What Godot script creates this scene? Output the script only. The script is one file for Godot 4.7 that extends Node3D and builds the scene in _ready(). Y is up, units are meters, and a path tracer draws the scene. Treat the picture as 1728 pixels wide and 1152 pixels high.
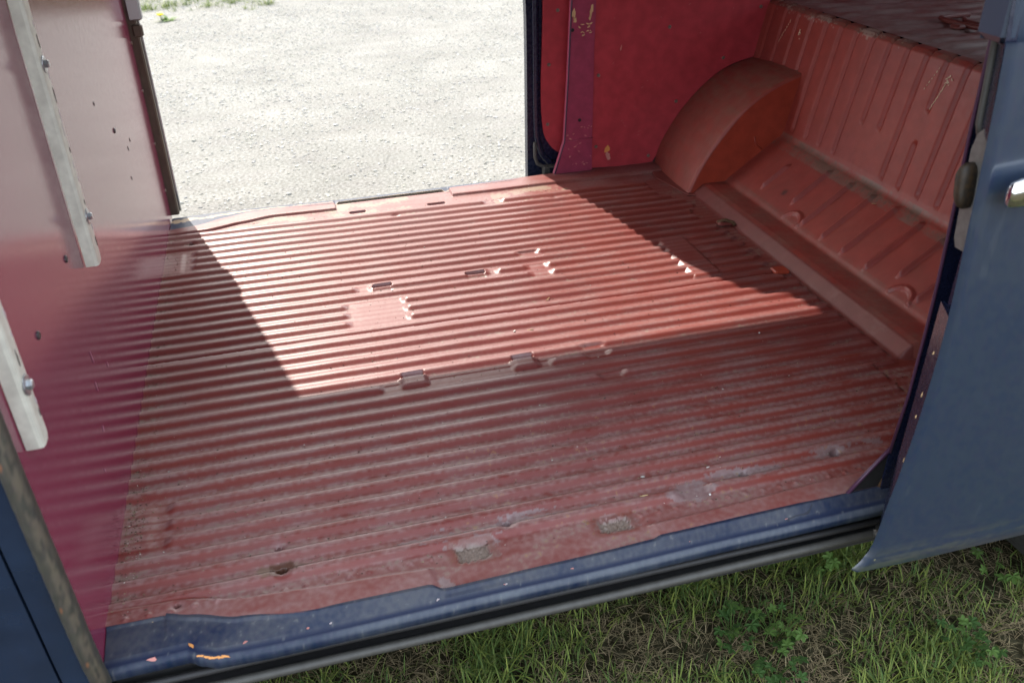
extends Node3D
# A step-through look into the cargo bay of an old van: metres, y up, ground at y = 0, cargo floor at y = 0.5.
# x runs towards the van's tail, z towards the near (shaded) side.

var rng := RandomNumberGenerator.new()
var nz := FastNoiseLite.new()
var nf := FastNoiseLite.new()
var M := {}
var van: Node3D
const FY := 0.5

# ------------------------------------------------------------------ helpers
func lin(r: float, g: float, b: float) -> Color:
	return Color(r, g, b).linear_to_srgb()

func noise_tex(freq: float, lo: Color, hi: Color, octaves := 4, size := 512, bump := 0.0, seed_ := 1, kind := FastNoiseLite.TYPE_SIMPLEX_SMOOTH, mid := -1.0) -> NoiseTexture2D:
	var n := FastNoiseLite.new()
	n.seed = seed_
	n.noise_type = kind
	n.frequency = freq
	n.fractal_octaves = octaves
	var t := NoiseTexture2D.new()
	t.width = size
	t.height = size
	t.seamless = true
	t.generate_mipmaps = true
	t.noise = n
	if bump > 0.0:
		t.as_normal_map = true
		t.bump_strength = bump
	else:
		var g := Gradient.new()
		if mid >= 0.0:
			g.offsets = PackedFloat32Array([0.0, mid, mid + 0.12, 1.0])
			g.colors = PackedColorArray([lo, lo, hi, hi])
		else:
			g.offsets = PackedFloat32Array([0.0, 1.0])
			g.colors = PackedColorArray([lo, hi])
		t.color_ramp = g
	return t

func mat(c: Color, rough: float, opt := {}) -> StandardMaterial3D:
	var m := StandardMaterial3D.new()
	m.albedo_color = c
	m.roughness = rough
	m.metallic = opt.get("metal", 0.0)
	m.metallic_specular = opt.get("spec", 0.5)
	m.uv1_triplanar = true
	m.uv1_world_triplanar = true
	var s: float = opt.get("scale", 2.0)
	m.uv1_scale = Vector3(s, s, s)
	if opt.has("tex"):
		m.albedo_texture = opt.tex
	if opt.has("rtex"):
		m.roughness_texture = opt.rtex
	if opt.has("bump"):
		m.normal_enabled = true
		m.normal_texture = opt.bump
		m.normal_scale = opt.get("bscale", 1.0)
	if opt.has("coat"):
		m.clearcoat_enabled = true
		m.clearcoat = opt.coat
		m.clearcoat_roughness = opt.get("crough", 0.1)
	if opt.get("vc", false):
		m.vertex_color_use_as_albedo = true
	if opt.has("back"):
		m.backlight_enabled = true
		m.backlight = opt.back
	m.cull_mode = BaseMaterial3D.CULL_DISABLED
	return m

func add(called: String, mesh: Mesh, m: Material, parent: Node = null) -> MeshInstance3D:
	var o := MeshInstance3D.new()
	o.name = called
	o.mesh = mesh
	o.material_override = m
	(parent if parent else self).add_child(o, true)
	return o

func tag(o: Node, label: String, category: String, group := "", kind := "") -> void:
	o.set_meta("label", label)
	o.set_meta("category", category)
	if group: o.set_meta("group", group)
	if kind: o.set_meta("kind", kind)

func arr_mesh(v: PackedVector3Array, n: PackedVector3Array, idx: PackedInt32Array, col := PackedColorArray()) -> ArrayMesh:
	var a := []
	a.resize(Mesh.ARRAY_MAX)
	a[Mesh.ARRAY_VERTEX] = v
	a[Mesh.ARRAY_NORMAL] = n
	a[Mesh.ARRAY_INDEX] = idx
	if col.size() == v.size(): a[Mesh.ARRAY_COLOR] = col
	var m := ArrayMesh.new()
	m.add_surface_from_arrays(Mesh.PRIMITIVE_TRIANGLES, a)
	return m

# a smooth sheet of nu x nv points (row-major, u fastest); flip turns the normals
func sheet(v: PackedVector3Array, nu: int, nv: int, col := PackedColorArray(), flip := false) -> ArrayMesh:
	var n := PackedVector3Array()
	n.resize(v.size())
	for j in nv:
		for i in nu:
			var a := v[j * nu + mini(i + 1, nu - 1)] - v[j * nu + maxi(i - 1, 0)]
			var b := v[mini(j + 1, nv - 1) * nu + i] - v[maxi(j - 1, 0) * nu + i]
			var c := b.cross(a)
			n[j * nu + i] = (-c if flip else c).normalized()
	var idx := PackedInt32Array()
	idx.resize((nu - 1) * (nv - 1) * 6)
	var k := 0
	for j in nv - 1:
		for i in nu - 1:
			var p := j * nu + i
			if flip:
				idx[k] = p; idx[k + 1] = p + nu; idx[k + 2] = p + 1
				idx[k + 3] = p + 1; idx[k + 4] = p + nu; idx[k + 5] = p + nu + 1
			else:
				idx[k] = p; idx[k + 1] = p + 1; idx[k + 2] = p + nu
				idx[k + 3] = p + 1; idx[k + 4] = p + nu + 1; idx[k + 5] = p + nu
			k += 6
	return arr_mesh(v, n, idx, col)

# flat-shaded soup from polygons
class Soup:
	var st := SurfaceTool.new()
	func _init(smooth := false):
		st.begin(Mesh.PRIMITIVE_TRIANGLES)
		st.set_smooth_group(0 if smooth else -1)
	func tri(a: Vector3, b: Vector3, c: Vector3) -> void:
		st.add_vertex(a); st.add_vertex(b); st.add_vertex(c)
	func quad(a: Vector3, b: Vector3, c: Vector3, d: Vector3) -> void:
		tri(a, b, c); tri(a, c, d)
	func done() -> ArrayMesh:
		st.generate_normals()
		return st.commit()

# loft closed rings (all the same length) with end caps; normals smooth along, split where rings turn sharply
func loft(rings: Array, caps := true, smooth := false) -> ArrayMesh:
	var s := Soup.new(smooth)
	var m: int = rings[0].size()
	for j in rings.size() - 1:
		for i in m:
			var a: Vector3 = rings[j][i]; var b: Vector3 = rings[j][(i + 1) % m]
			var c: Vector3 = rings[j + 1][(i + 1) % m]; var d: Vector3 = rings[j + 1][i]
			s.quad(a, b, c, d)
	if caps:
		for e in [0, rings.size() - 1]:
			var cen := Vector3.ZERO
			for p in rings[e]: cen += p
			cen /= m
			for i in m:
				if e == 0: s.tri(rings[e][(i + 1) % m], rings[e][i], cen)
				else: s.tri(rings[e][i], rings[e][(i + 1) % m], cen)
	return s.done()

# a box from a to b with chamfered edges
func cbox(a: Vector3, b: Vector3, ch := 0.003) -> ArrayMesh:
	var lo := Vector3(minf(a.x, b.x), minf(a.y, b.y), minf(a.z, b.z))
	var hi := Vector3(maxf(a.x, b.x), maxf(a.y, b.y), maxf(a.z, b.z))
	var rings := []
	for e in [[lo.y, ch], [lo.y + ch, 0.0], [hi.y - ch, 0.0], [hi.y, ch]]:
		var y: float = e[0]; var i: float = e[1]
		var x0 := lo.x + i; var x1 := hi.x - i; var z0 := lo.z + i; var z1 := hi.z - i
		rings.append([Vector3(x0 + ch, y, z0), Vector3(x1 - ch, y, z0), Vector3(x1, y, z0 + ch), Vector3(x1, y, z1 - ch), Vector3(x1 - ch, y, z1), Vector3(x0 + ch, y, z1), Vector3(x0, y, z1 - ch), Vector3(x0, y, z0 + ch)])
	return loft(rings)

# a flat plate: 2D outline laid in the plane (o, u, v), extruded by t along w
func plate(pts: Array, o: Vector3, u: Vector3, v: Vector3, w: Vector3) -> ArrayMesh:
	var poly := PackedVector2Array(pts)
	var tri := Geometry2D.triangulate_polygon(poly)
	var s := Soup.new()
	var f := func(p: Vector2, k: float) -> Vector3: return o + u * p.x + v * p.y + w * k
	for i in range(0, tri.size(), 3):
		var a := poly[tri[i]]; var b := poly[tri[i + 1]]; var c := poly[tri[i + 2]]
		if (u.cross(v)).dot(w) * (b - a).cross(c - a) > 0.0:
			s.tri(f.call(a, 1.0), f.call(c, 1.0), f.call(b, 1.0)); s.tri(f.call(a, 0.0), f.call(b, 0.0), f.call(c, 0.0))
		else:
			s.tri(f.call(a, 1.0), f.call(b, 1.0), f.call(c, 1.0)); s.tri(f.call(a, 0.0), f.call(c, 0.0), f.call(b, 0.0))
	var area := 0.0
	for i in poly.size(): area += poly[i].cross(poly[(i + 1) % poly.size()])
	var fw: bool = area * (u.cross(v)).dot(w) > 0.0
	for i in poly.size():
		var a := poly[i]; var b := poly[(i + 1) % poly.size()]
		if fw: s.quad(f.call(a, 0.0), f.call(a, 1.0), f.call(b, 1.0), f.call(b, 0.0))
		else: s.quad(f.call(b, 0.0), f.call(b, 1.0), f.call(a, 1.0), f.call(a, 0.0))
	return s.done()

func tube(path: Array, r: float, sides := 10, squash := 1.0) -> ArrayMesh:
	var rings := []
	var up := Vector3.UP
	for i in path.size():
		var d: Vector3 = (path[mini(i + 1, path.size() - 1)] - path[maxi(i - 1, 0)]).normalized()
		if absf(d.dot(up)) > 0.95: up = Vector3(0, 0, 1) if absf(d.z) < 0.8 else Vector3(1, 0, 0)
		var a := d.cross(up).normalized()
		var b := a.cross(d).normalized()
		up = b
		var ring := []
		for k in sides:
			var t := TAU * k / sides
			ring.append(path[i] + a * cos(t) * r + b * sin(t) * r * squash)
		rings.append(ring)
	return loft(rings, true, true)

# surface of revolution about +y: profile of (radius, height)
func lathe(prof: Array, sides := 14) -> ArrayMesh:
	var rings := []
	for p in prof:
		var ring := []
		for k in sides:
			var t := -TAU * k / sides
			ring.append(Vector3(cos(t) * p.x, p.y, sin(t) * p.x))
		rings.append(ring)
	return loft(rings, true, false)

func curve(pts: Array, x: float) -> float:
	if x <= pts[0].x: return pts[0].y
	for i in pts.size() - 1:
		if x <= pts[i + 1].x:
			var t: float = (x - pts[i].x) / (pts[i + 1].x - pts[i].x)
			var ends_soft := t * t * (3.0 - 2.0 * t)
			return lerpf(pts[i].y, pts[i + 1].y, lerpf(t, ends_soft, 0.5))
	return pts[-1].y

func aim(normal: Vector3, at: Vector3, turn := 0.0) -> Transform3D:
	var y := normal.normalized()
	var x := (Vector3(0, 0, 1) if absf(y.z) < 0.9 else Vector3(1, 0, 0)).cross(y).normalized()
	x = x.rotated(y, turn)
	return Transform3D(Basis(x, y, x.cross(y)), at)

# irregular flake of paint or bare metal lying on a surface
func flake(called: String, parent: Node, at: Vector3, normal: Vector3, along: Vector3, l: float, w: float, m: Material) -> void:
	var u := along.normalized() * l * 0.5
	var v := normal.cross(along).normalized() * w * 0.5
	var pts := []
	var n := 11
	for k in n:
		var t := TAU * k / n
		var q := rng.randf_range(0.45, 1.15)
		pts.append(Vector2(cos(t) * q, sin(t) * q))
	add(called, plate(pts, at, u, v, normal.normalized() * 0.0006), m, parent)

func screw_mesh(r: float) -> ArrayMesh:
	var rings := []
	for p in [Vector2(r * 1.0, -0.001), Vector2(r, 0.0008), Vector2(r * 0.72, 0.0022), Vector2(r * 0.3, 0.0016)]:
		var ring := []
		for k in 12:
			ring.append(Vector3(cos(-TAU * k / 12) * p.x, p.y, sin(-TAU * k / 12) * p.x))
		rings.append(ring)
	return loft(rings)

# ------------------------------------------------------------------ shape of the cargo floor
const PER := 0.04276
const LOWPADS := [  # x0, x1, z0, z1: flat places stamped level with the grooves
	[0.086, 0.228, -0.249, -0.113], [0.566, 0.62, -0.408, -0.368], [0.566, 0.622, -0.333, -0.254],
	[0.568, 0.62, 0.100, 0.148], [0.568, 0.62, 0.216, 0.256], [0.566, 0.624, -0.825, -0.775], [0.568, 0.627, 0.586, 0.64],
	[0.121, 0.158, -0.342, -0.283], [0.461, 0.487, -0.345, -0.283], [0.121, 0.489, 0.127, 0.163],
	[-0.36, -0.278, 0.372, 0.51], [-0.36, -0.278, -0.692, -0.538]]
const HIGHPADS := [[0.955, 1.035, -0.372, -0.135], [0.16, 0.46, -0.34, -0.308], [0.165, 0.217, 0.110, 0.148], [0.406, 0.458, 0.110, 0.148], [-0.36, -0.305, 0.388, 0.494], [-0.36, -0.305, -0.678, -0.552]]
const SLOTS := [[0.164, 0.21, -0.326, -0.290, 0.013], [0.404, 0.452, -0.326, -0.292, 0.013], [0.168, 0.214, 0.100, 0.110, 0.004], [0.409, 0.455, 0.100, 0.110, 0.004],
	[0.164, 0.209, -0.842, -0.82, 0.012], [0.401, 0.452, -0.836, -0.814, 0.012]]
const RUST := [[0.170, 0.222, 0.624, 0.660], [0.409, 0.462, 0.634, 0.662]]
const HOLES := [[-0.100, 0.602, 0.009], [0.264, 0.598, 0.008], [0.701, 0.593, 0.008], [0.891, 0.585, 0.009], [0.291, -0.763, 0.007], [0.783, -0.761, 0.007], [-0.29, -0.735, 0.006], [-0.104, 0.548, 0.0045], [-0.255, 0.633, 0.004]]
var near_edge := [Vector2(-0.36, 0.647), Vector2(-0.275, 0.648), Vector2(-0.235, 0.663), Vector2(-0.169, 0.685), Vector2(-0.051, 0.702), Vector2(0.112, 0.704), Vector2(0.138, 0.713), Vector2(0.375, 0.708), Vector2(0.49, 0.704), Vector2(0.81, 0.698), Vector2(1.3, 0.69)]
var near_lip := [Vector2(-0.36, 0.615), Vector2(-0.255, 0.620), Vector2(-0.151, 0.644), Vector2(0.0, 0.655), Vector2(0.12, 0.662), Vector2(0.5, 0.668), Vector2(0.9, 0.65), Vector2(1.3, 0.65)]
var far_edge := [Vector2(-0.36, -0.842), Vector2(-0.273, -0.855), Vector2(-0.198, -0.891), Vector2(-0.13, -0.912), Vector2(-0.025, -0.919), Vector2(0.117, -0.919), Vector2(0.13, -0.913), Vector2(0.47, -0.917), Vector2(0.501, -0.929), Vector2(0.82, -0.952), Vector2(1.3, -0.957)]
var far_lip := [Vector2(-0.36, -0.812), Vector2(-0.25, -0.815), Vector2(-0.15, -0.845), Vector2(-0.06, -0.868), Vector2(0.12, -0.868), Vector2(0.5, -0.872), Vector2(0.9, -0.878), Vector2(1.3, -0.88)]

func box_mask(x: float, z: float, r: Array, e: float) -> float:
	if x < r[0] - e or x > r[1] + e or z < r[2] - e or z > r[3] + e: return 0.0
	var a := smoothstep(r[0] - e, r[0] + e, x) * (1.0 - smoothstep(r[1] - e, r[1] + e, x))
	return a * smoothstep(r[2] - e, r[2] + e, z) * (1.0 - smoothstep(r[3] - e, r[3] + e, z))

func pad_mask(x: float, z: float, r: Array, ex: float, ez: float) -> float:
	if x < r[0] - ex or x > r[1] + ex or z < r[2] - ez or z > r[3] + ez: return 0.0
	var a := smoothstep(r[0] - ex, r[0] + ex, x) * (1.0 - smoothstep(r[1] - ex, r[1] + ex, x))
	return a * smoothstep(r[2] - ez, r[2] + ez, z) * (1.0 - smoothstep(r[3] - ez, r[3] + ez, z))

func ridge(z: float) -> float:
	if z < -0.806 or z > 0.632: return 0.0
	var t := 0.0
	if z < -0.09:
		var u := (z + 0.140) / PER
		t = u - roundf(u)
	else:
		var u := (z + 0.0641) / PER
		t = u - roundf(u)
		if u < -0.25: return 1.0
	var s := 0.5 - t / 0.34 if absf(t) < 0.27 else 0.5 + (absf(t) - 0.5) * signf(t) / 0.24
	s = clampf(s, 0.0, 1.0)
	return lerpf(s, smoothstep(0.0, 1.0, s), 0.3)

func floor_h(x: float, z: float) -> float:
	var r := ridge(z + 0.0012 * nz.get_noise_2d(x * 25.0, z * 4.0))
	# the ridges die out towards the tail
	var stop := 1.192
	if z > 0.35: stop = 1.135
	elif z < -0.66: stop = 1.10
	elif z < -0.37: stop = 1.15 + 0.02 * sin(z * 40.0)
	elif z < -0.06: stop = 1.165 + 0.012 * sin(z * 147.0)
	r *= 1.0 - smoothstep(stop - 0.008, stop + 0.008, x)
	if x > 1.03 and z > -0.38 and z < -0.13: r = lerpf(r, 0.35, 0.55 * (1.0 - smoothstep(1.05, 1.09, x)))
	for p in LOWPADS:
		if x > p[0] - 0.02 and x < p[1] + 0.02: r *= 1.0 - pad_mask(x, z, p, 0.010, 0.006)
	for p in HIGHPADS:
		if x > p[0] - 0.01 and x < p[1] + 0.01: r = maxf(r, pad_mask(x, z, p, 0.009, 0.0085) * (1.0 if p[0] > 0.0 else 0.25))
	var h := r * 0.0073
	for p in SLOTS:
		if x > p[0] - 0.01 and x < p[1] + 0.01:
			var m := box_mask(x, z, p, 0.0025)
			if m > 0.0: h -= m * (p[4] * 1.6 * (1.0 - smoothstep(p[2] + 0.006, p[2] + 0.011, z)) + 0.004 * (1.0 - clampf((z - p[2]) / (p[3] - p[2]), 0.0, 1.0)))
	for p in RUST:
		if x > p[0] - 0.02 and x < p[1] + 0.02 and z > 0.6:
			var ed := nf.get_noise_2d(x * 900.0, z * 900.0) * 0.006
			var bm := box_mask(x + ed, z + ed, p, 0.003)
			h += -bm * 0.005 + bm * (1.0 - bm) * 0.006 + bm * nf.get_noise_2d(x * 1500.0, z * 1500.0) * 0.003
	# pressed lips along both door sills
	var lipped := 1.0 - smoothstep(0.118, 0.132, x) + smoothstep(0.482, 0.496, x)
	if z > 0.6 and lipped > 0.0:
		var e := curve(near_lip, x)
		h = lerpf(h, maxf(h, 0.0078 * smoothstep(e - 0.006, e + 0.004, z)), lipped)
	if z < -0.79 and (x < 0.127 or x > 0.487):
		var e := curve(far_lip, x)
		h = maxf(h, 0.0078 * (1.0 - smoothstep(e - 0.004, e + 0.006, z)))
	# rows of spot-weld pips
	if absf(z - 0.637) < 0.012:
		var u := fposmod(x + 0.132, 0.0325) - 0.0
		var d := Vector2(minf(u, 0.0325 - u), z - 0.637 - (0.002 if x > 0.0 else 0.004)).length()
		if d < 0.006 and (x > 0.47 or x < 0.13) and x < 0.92: h += 0.003 * (1.0 - d / 0.006)
	if absf(z + 0.801) < 0.01 and x < 0.9 and x > -0.15:
		var u := fposmod(x, 0.022)
		var d := Vector2(minf(u, 0.022 - u), z + 0.801).length()
		if d < 0.004: h += 0.002 * (1.0 - d / 0.004)
	for o in HOLES:
		var d := Vector2(x - o[0], (z - o[1]) * 1.1).length()
		if d < o[2] + 0.014:
			h -= 0.0025 * (1.0 - smoothstep(o[2], o[2] + 0.013, d))
			h -= 0.03 * (1.0 - smoothstep(o[2] * 0.65, o[2] * 1.05, d))
	# slightly uneven, walked-on sheet metal
	h += nz.get_noise_2d(x * 16.0, z * 16.0) * 0.0016 + nf.get_noise_2d(x * 60.0, z * 60.0) * 0.0003
	return h

# bare grey spots, worn or puttied: x, z, rx, rz
const WORN := [[0.25, 0.597, 0.11, 0.012], [0.70, 0.588, 0.065, 0.014], [0.90, 0.58, 0.055, 0.013], [0.60, 0.612, 0.035, 0.028], [0.435, 0.648, 0.03, 0.016], [0.195, 0.642, 0.03, 0.02], [0.135, 0.69, 0.012, 0.02]]

func floor_col(x: float, z: float, h: float) -> Color:
	var big := nz.get_noise_2d(x * 14.0 + 50.0, z * 14.0)
	var mid := nz.get_noise_2d(x * 70.0, z * 140.0 - 30.0)
	var fine := nf.get_noise_2d(x * 700.0, z * 700.0)
	var streak := nf.get_noise_2d(x * 25.0 + 9.0, z * 420.0)
	var c := Color(0.180, 0.034, 0.029)
	c = c.lerp(Color(0.220, 0.037, 0.026), clampf(0.25 + 0.8 * big + smoothstep(0.45, 1.0, x) * 0.6, 0.0, 1.0))
	c = c.lerp(Color(0.16, 0.038, 0.034), clampf(mid * 1.0, 0.0, 0.5))
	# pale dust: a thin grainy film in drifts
	# (kept to the level strips, where its paleness also paints in their sheen)
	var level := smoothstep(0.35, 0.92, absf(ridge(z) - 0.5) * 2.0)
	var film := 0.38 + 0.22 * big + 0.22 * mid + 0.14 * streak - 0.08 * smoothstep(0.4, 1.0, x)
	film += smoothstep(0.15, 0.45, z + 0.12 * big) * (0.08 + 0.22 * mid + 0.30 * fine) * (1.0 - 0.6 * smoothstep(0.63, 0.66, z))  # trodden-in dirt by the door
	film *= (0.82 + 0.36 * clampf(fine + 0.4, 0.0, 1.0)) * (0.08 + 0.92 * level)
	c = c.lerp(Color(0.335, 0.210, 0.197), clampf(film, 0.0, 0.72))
	var deep := 1.0 - smoothstep(0.0004, 0.0022, h)
	var corner := (1.0 - smoothstep(-0.345, -0.29, x)) * 0.7 + smoothstep(0.50, 0.66, z) * 0.12 + smoothstep(1.0, 1.2, x) * 0.3
	var grit := smoothstep(0.40, 0.62, 0.5 + fine * 0.55 + mid * 0.5 + corner * 0.5 - 0.42) * deep
	c = c.lerp(Color(0.25, 0.19, 0.145), grit * 0.6)
	if z < -0.70 and x < 0.35 or z < -0.74 and x > 0.6 and x < 0.85:
		c = c.lerp(Color(0.34, 0.29, 0.20), deep * smoothstep(-0.1, 0.3, mid + 0.4 * fine) * 0.5)
	for w in WORN:
		var dx: float = (x - w[0]) / w[2]
		var dz: float = (z - w[1]) / w[3]
		var d := dx * dx + dz * dz
		if d < 3.0:
			var k := 0.62 * smoothstep(1.02, 0.92, sqrt(d) + mid * 1.3 + fine * 0.5 + streak * 0.6)
			c = c.lerp(Color(0.25, 0.225, 0.225).lerp(Color(0.33, 0.31, 0.31), clampf(0.5 + fine, 0.0, 1.0)), k * 0.8)
	for p in RUST:
		var k := box_mask(x + fine * 0.006, z + mid * 0.006, p, 0.004)
		c = c.lerp(Color(0.22, 0.165, 0.135).lerp(Color(0.10, 0.045, 0.02), clampf(mid * 2.2 + fine * 1.2, 0.0, 1.0)), k)
		var ring := box_mask(x + fine * 0.01, z + mid * 0.01, [p[0] - 0.012, p[1] + 0.012, p[2] - 0.014, p[3] + 0.008], 0.006) * (1.0 - k)
		c = c.lerp(Color(0.16, 0.035, 0.018), ring * 0.6)
	if z > 0.35 and x > 0.2 and fine > 0.55 and mid > 0.1: c = c.lerp(Color(0.36, 0.19, 0.06), 0.4)
	var rd := Vector2((x + 0.105) / 0.055, (z - 0.593) / 0.018).length() + mid * 0.8 + fine * 0.4
	if rd < 1.0: c = c.lerp(Color(0.20, 0.14, 0.095) if x < -0.12 else Color(0.085, 0.042, 0.022), smoothstep(1.0, 0.6, rd) * 0.8)
	return c

func build_floor() -> MeshInstance3D:
	var nx := 700
	var nv := 660
	var v := PackedVector3Array(); v.resize(nx * nv)
	var col := PackedColorArray(); col.resize(nx * nv)
	for i in nx:
		var x := lerpf(-0.356, 1.30, float(i) / (nx - 1))
		var z0 := curve(far_edge, x)
		var z1 := curve(near_edge, x)
		for j in nv:
			var z := lerpf(z0, z1, float(j) / (nv - 1))
			var h := floor_h(x, z)
			v[j * nx + i] = Vector3(x, FY + h, z)
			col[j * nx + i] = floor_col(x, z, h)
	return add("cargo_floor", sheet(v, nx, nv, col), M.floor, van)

# ------------------------------------------------------------------ bulkhead, deck, wheel arch
const BULK := [Vector2(1.196, 0.498), Vector2(1.206, 0.502), Vector2(1.222, 0.516), Vector2(1.236, 0.528), Vector2(1.252, 0.531), Vector2(1.304, 0.530), Vector2(1.311, 0.5305), Vector2(1.316, 0.534), Vector2(1.322, 0.540), Vector2(1.334, 0.549), Vector2(1.474, 0.652), Vector2(1.484, 0.657), Vector2(1.490, 0.664), Vector2(1.496, 0.682), Vector2(1.554, 0.978), Vector2(1.559, 0.994), Vector2(1.570, 1.004), Vector2(1.590, 1.007)]
const LOWBEADS := [[-0.512, 1.35, 1.43], [-0.363, 1.36, 1.468], [-0.262, 1.33, 1.469], [-0.168, 1.33, 1.471], [-0.076, 1.33, 1.474], [0.022, 1.33, 1.472], [0.112, 1.357, 1.466], [0.208, 1.335, 1.46], [0.30, 1.335, 1.46], [0.39, 1.335, 1.46], [0.48, 1.335, 1.46], [0.57, 1.335, 1.46]]

func bulk_off(x: float, y: float, z: float) -> float:
	var o := 0.0
	if x > 1.325 and y < 0.66:
		for b in LOWBEADS:
			var d: float = absf(z - b[0])
			if d < 0.012: o += 0.0115 * (1.0 - smoothstep(0.001, 0.0085, d)) * smoothstep(b[1] - 0.006, b[1] + 0.008, x) * (1.0 - smoothstep(b[2] - 0.008, b[2] + 0.006, x))
	if y > 0.538 and y < 0.62 and x > 1.32:
		for zc in [-0.304, 0.166, 0.52]:
			var d := absf(Vector2(z - zc, (x - 1.318) * 1.25).length() - 0.036)
			if d < 0.009: o += 0.0065 * (1.0 - smoothstep(0.002, 0.008, d))
	if y > 0.67 and x > 1.49:
		var u := (z + 0.045) / 0.0722
		var k := int(ceil(u - 0.04))
		var t := u - 0.04 - floorf(u - 0.04)
		var lo := 0.79 if k == -3 or k == -4 else (0.70 if k < -9 else 0.683)
		var win := smoothstep(lo - 0.006, lo + 0.012, y)
		if k == -1: win = maxf(smoothstep(0.676, 0.69, y) * (1.0 - smoothstep(0.795, 0.805, y)), smoothstep(0.872, 0.886, y))
		var g := (t - 0.95) * 0.0722
		var s := -(1.0 - smoothstep(0.0025, 0.009 if g > 0.0 else 0.016, absf(g)))
		o += 0.0088 * s * win * (0.55 if k < -8 else 1.0)
	o += nz.get_noise_2d(z * 9.0, (x + y) * 9.0) * 0.0022
	return o

func build_bulkhead() -> void:
	var prof := []
	for i in BULK.size() - 1:
		var a: Vector2 = BULK[i]; var b: Vector2 = BULK[i + 1]
		var n := maxi(1, int(ceil(a.distance_to(b) / 0.0048)))
		for k in n: prof.append(a.lerp(b, float(k) / n))
	prof.append(BULK[-1])
	var np := prof.size()
	var nv := 520
	var v := PackedVector3Array(); v.resize(np * nv)
	var col := PackedColorArray(); col.resize(np * nv)
	for j in nv:
		var z := lerpf(-0.953, 0.69, float(j) / (nv - 1))
		var shelf := 1.0 - smoothstep(0.336, 0.35, z)
		for i in np:
			var p: Vector2 = prof[i]
			var t: Vector2 = (prof[mini(i + 1, np - 1)] - prof[maxi(i - 1, 0)]).normalized()
			var n := Vector2(-t.y, t.x)
			var q := p + n * bulk_off(p.x, p.y, z)
			if p.y < 0.5315 and p.x < 1.31: q.y = lerpf(0.497, q.y, shelf)
			v[j * np + i] = Vector3(q.x, q.y, z)
			var big := nz.get_noise_2d(z * 14.0 + 7.0, (p.x + p.y) * 14.0)
			var mid := nz.get_noise_2d(z * 70.0, (p.x + p.y) * 70.0)
			var fine := nf.get_noise_2d(z * 700.0, (p.x + p.y) * 700.0)
			var c := Color(0.34, 0.052, 0.036).lerp(Color(0.29, 0.050, 0.040), clampf(0.5 + big, 0.0, 1.0))
			if p.x < 1.24 and p.y < 0.53: c = Color(0.175, 0.038, 0.031).lerp(Color(0.26, 0.16, 0.14), clampf(0.5 * mid + 0.2 * fine - 0.15, 0.0, 0.2))
			var lay := 0.04 if p.y > 0.67 else (0.12 if p.y > 0.545 else 0.5)
			if p.x > 1.455 and p.y < 0.672: lay = 0.95
			if p.x < 1.24: lay = 0.03
			if p.y > 0.996: lay = 0.9
			c = c.lerp(Color(0.215, 0.13, 0.10), clampf(lay * (0.55 + 0.9 * mid + 0.5 * fine), 0.0, 0.8))
			if p.x > 1.462 and p.y < 0.668: c = c.lerp(Color(0.14, 0.085, 0.062), smoothstep(0.1, 0.4, mid + fine * 0.7) * 0.55)
			if absf(p.x - 1.37) < 0.012 and absf(z + 0.425) < 0.014: c = c.lerp(Color(0.07, 0.035, 0.03), 0.8 * smoothstep(0.014, 0.004, Vector2(p.x - 1.37, z + 0.425).length() + fine * 0.004))
			if p.y > 0.985 and mid + fine * 0.5 > 0.35 and z < -0.3: c = c.lerp(Color(0.45, 0.33, 0.27), 0.7)
			col[j * np + i] = c
	var b := add("engine_bulkhead", sheet(v, np, nv, col, true), M.red_shell, van)
	# bare scratches on the upper slope
	var nrm := Vector3(-0.98, 0.19, 0)
	for s in [[1.541, 0.895, -0.128, 0.004], [1.548, 0.93, -0.115, 0.0], [1.555, 0.955, -0.106, 0.0]]: pass
	var top := Vector3(0.19, 0.98, 0.02)
	for k in 9:
		var t := k / 8.0
		flake("paint_scratch", b, Vector3(1.5505, 0.944, -0.098).lerp(Vector3(1.5405, 0.885, -0.118), t) + nrm * 0.0046, nrm, top, rng.randf_range(0.007, 0.012), rng.randf_range(0.0018, 0.0035), M.bare)
	for k in 9:
		flake("paint_scratch", b, Vector3(1.553 + rng.randf_range(-0.001, 0.001), 0.957 + rng.randf_range(-0.012, 0.010), -0.092 + rng.randf_range(-0.008, 0.012)) + nrm * 0.005, nrm, Vector3(0.1, 0.5, rng.randf_range(-0.8, 0.8)), rng.randf_range(0.006, 0.014), rng.randf_range(0.0015, 0.004), M.bare)
	for k in 7:
		var t := k / 6.0
		flake("paint_scratch", b, Vector3(1.557, 0.975, -0.136).lerp(Vector3(1.546, 0.922, -0.158), t) + nrm * 0.005, nrm, top, rng.randf_range(0.004, 0.009), rng.randf_range(0.002, 0.004), M.bare)
	for k in 8:
		var t := k / 7.0
		flake("paint_scratch", b, Vector3(1.551, 0.965, -0.80).lerp(Vector3(1.541, 0.905, -0.83), t) + nrm * 0.0042, nrm, top, rng.randf_range(0.007, 0.014), rng.randf_range(0.002, 0.004), M.bare)
	for k in 4:
		flake("paint_scratch", b, Vector3(1.5475, 0.938 + rng.randf_range(-0.012, 0.012), -0.742 + rng.randf_range(-0.012, 0.012)) + nrm * 0.0045, nrm, top, rng.randf_range(0.006, 0.014), rng.randf_range(0.003, 0.005), M.bare)
	# deck over the engine
	var nx := 60
	var nd := 470
	var dv := PackedVector3Array(); dv.resize(nx * nd)
	var dc := PackedColorArray(); dc.resize(nx * nd)
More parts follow.
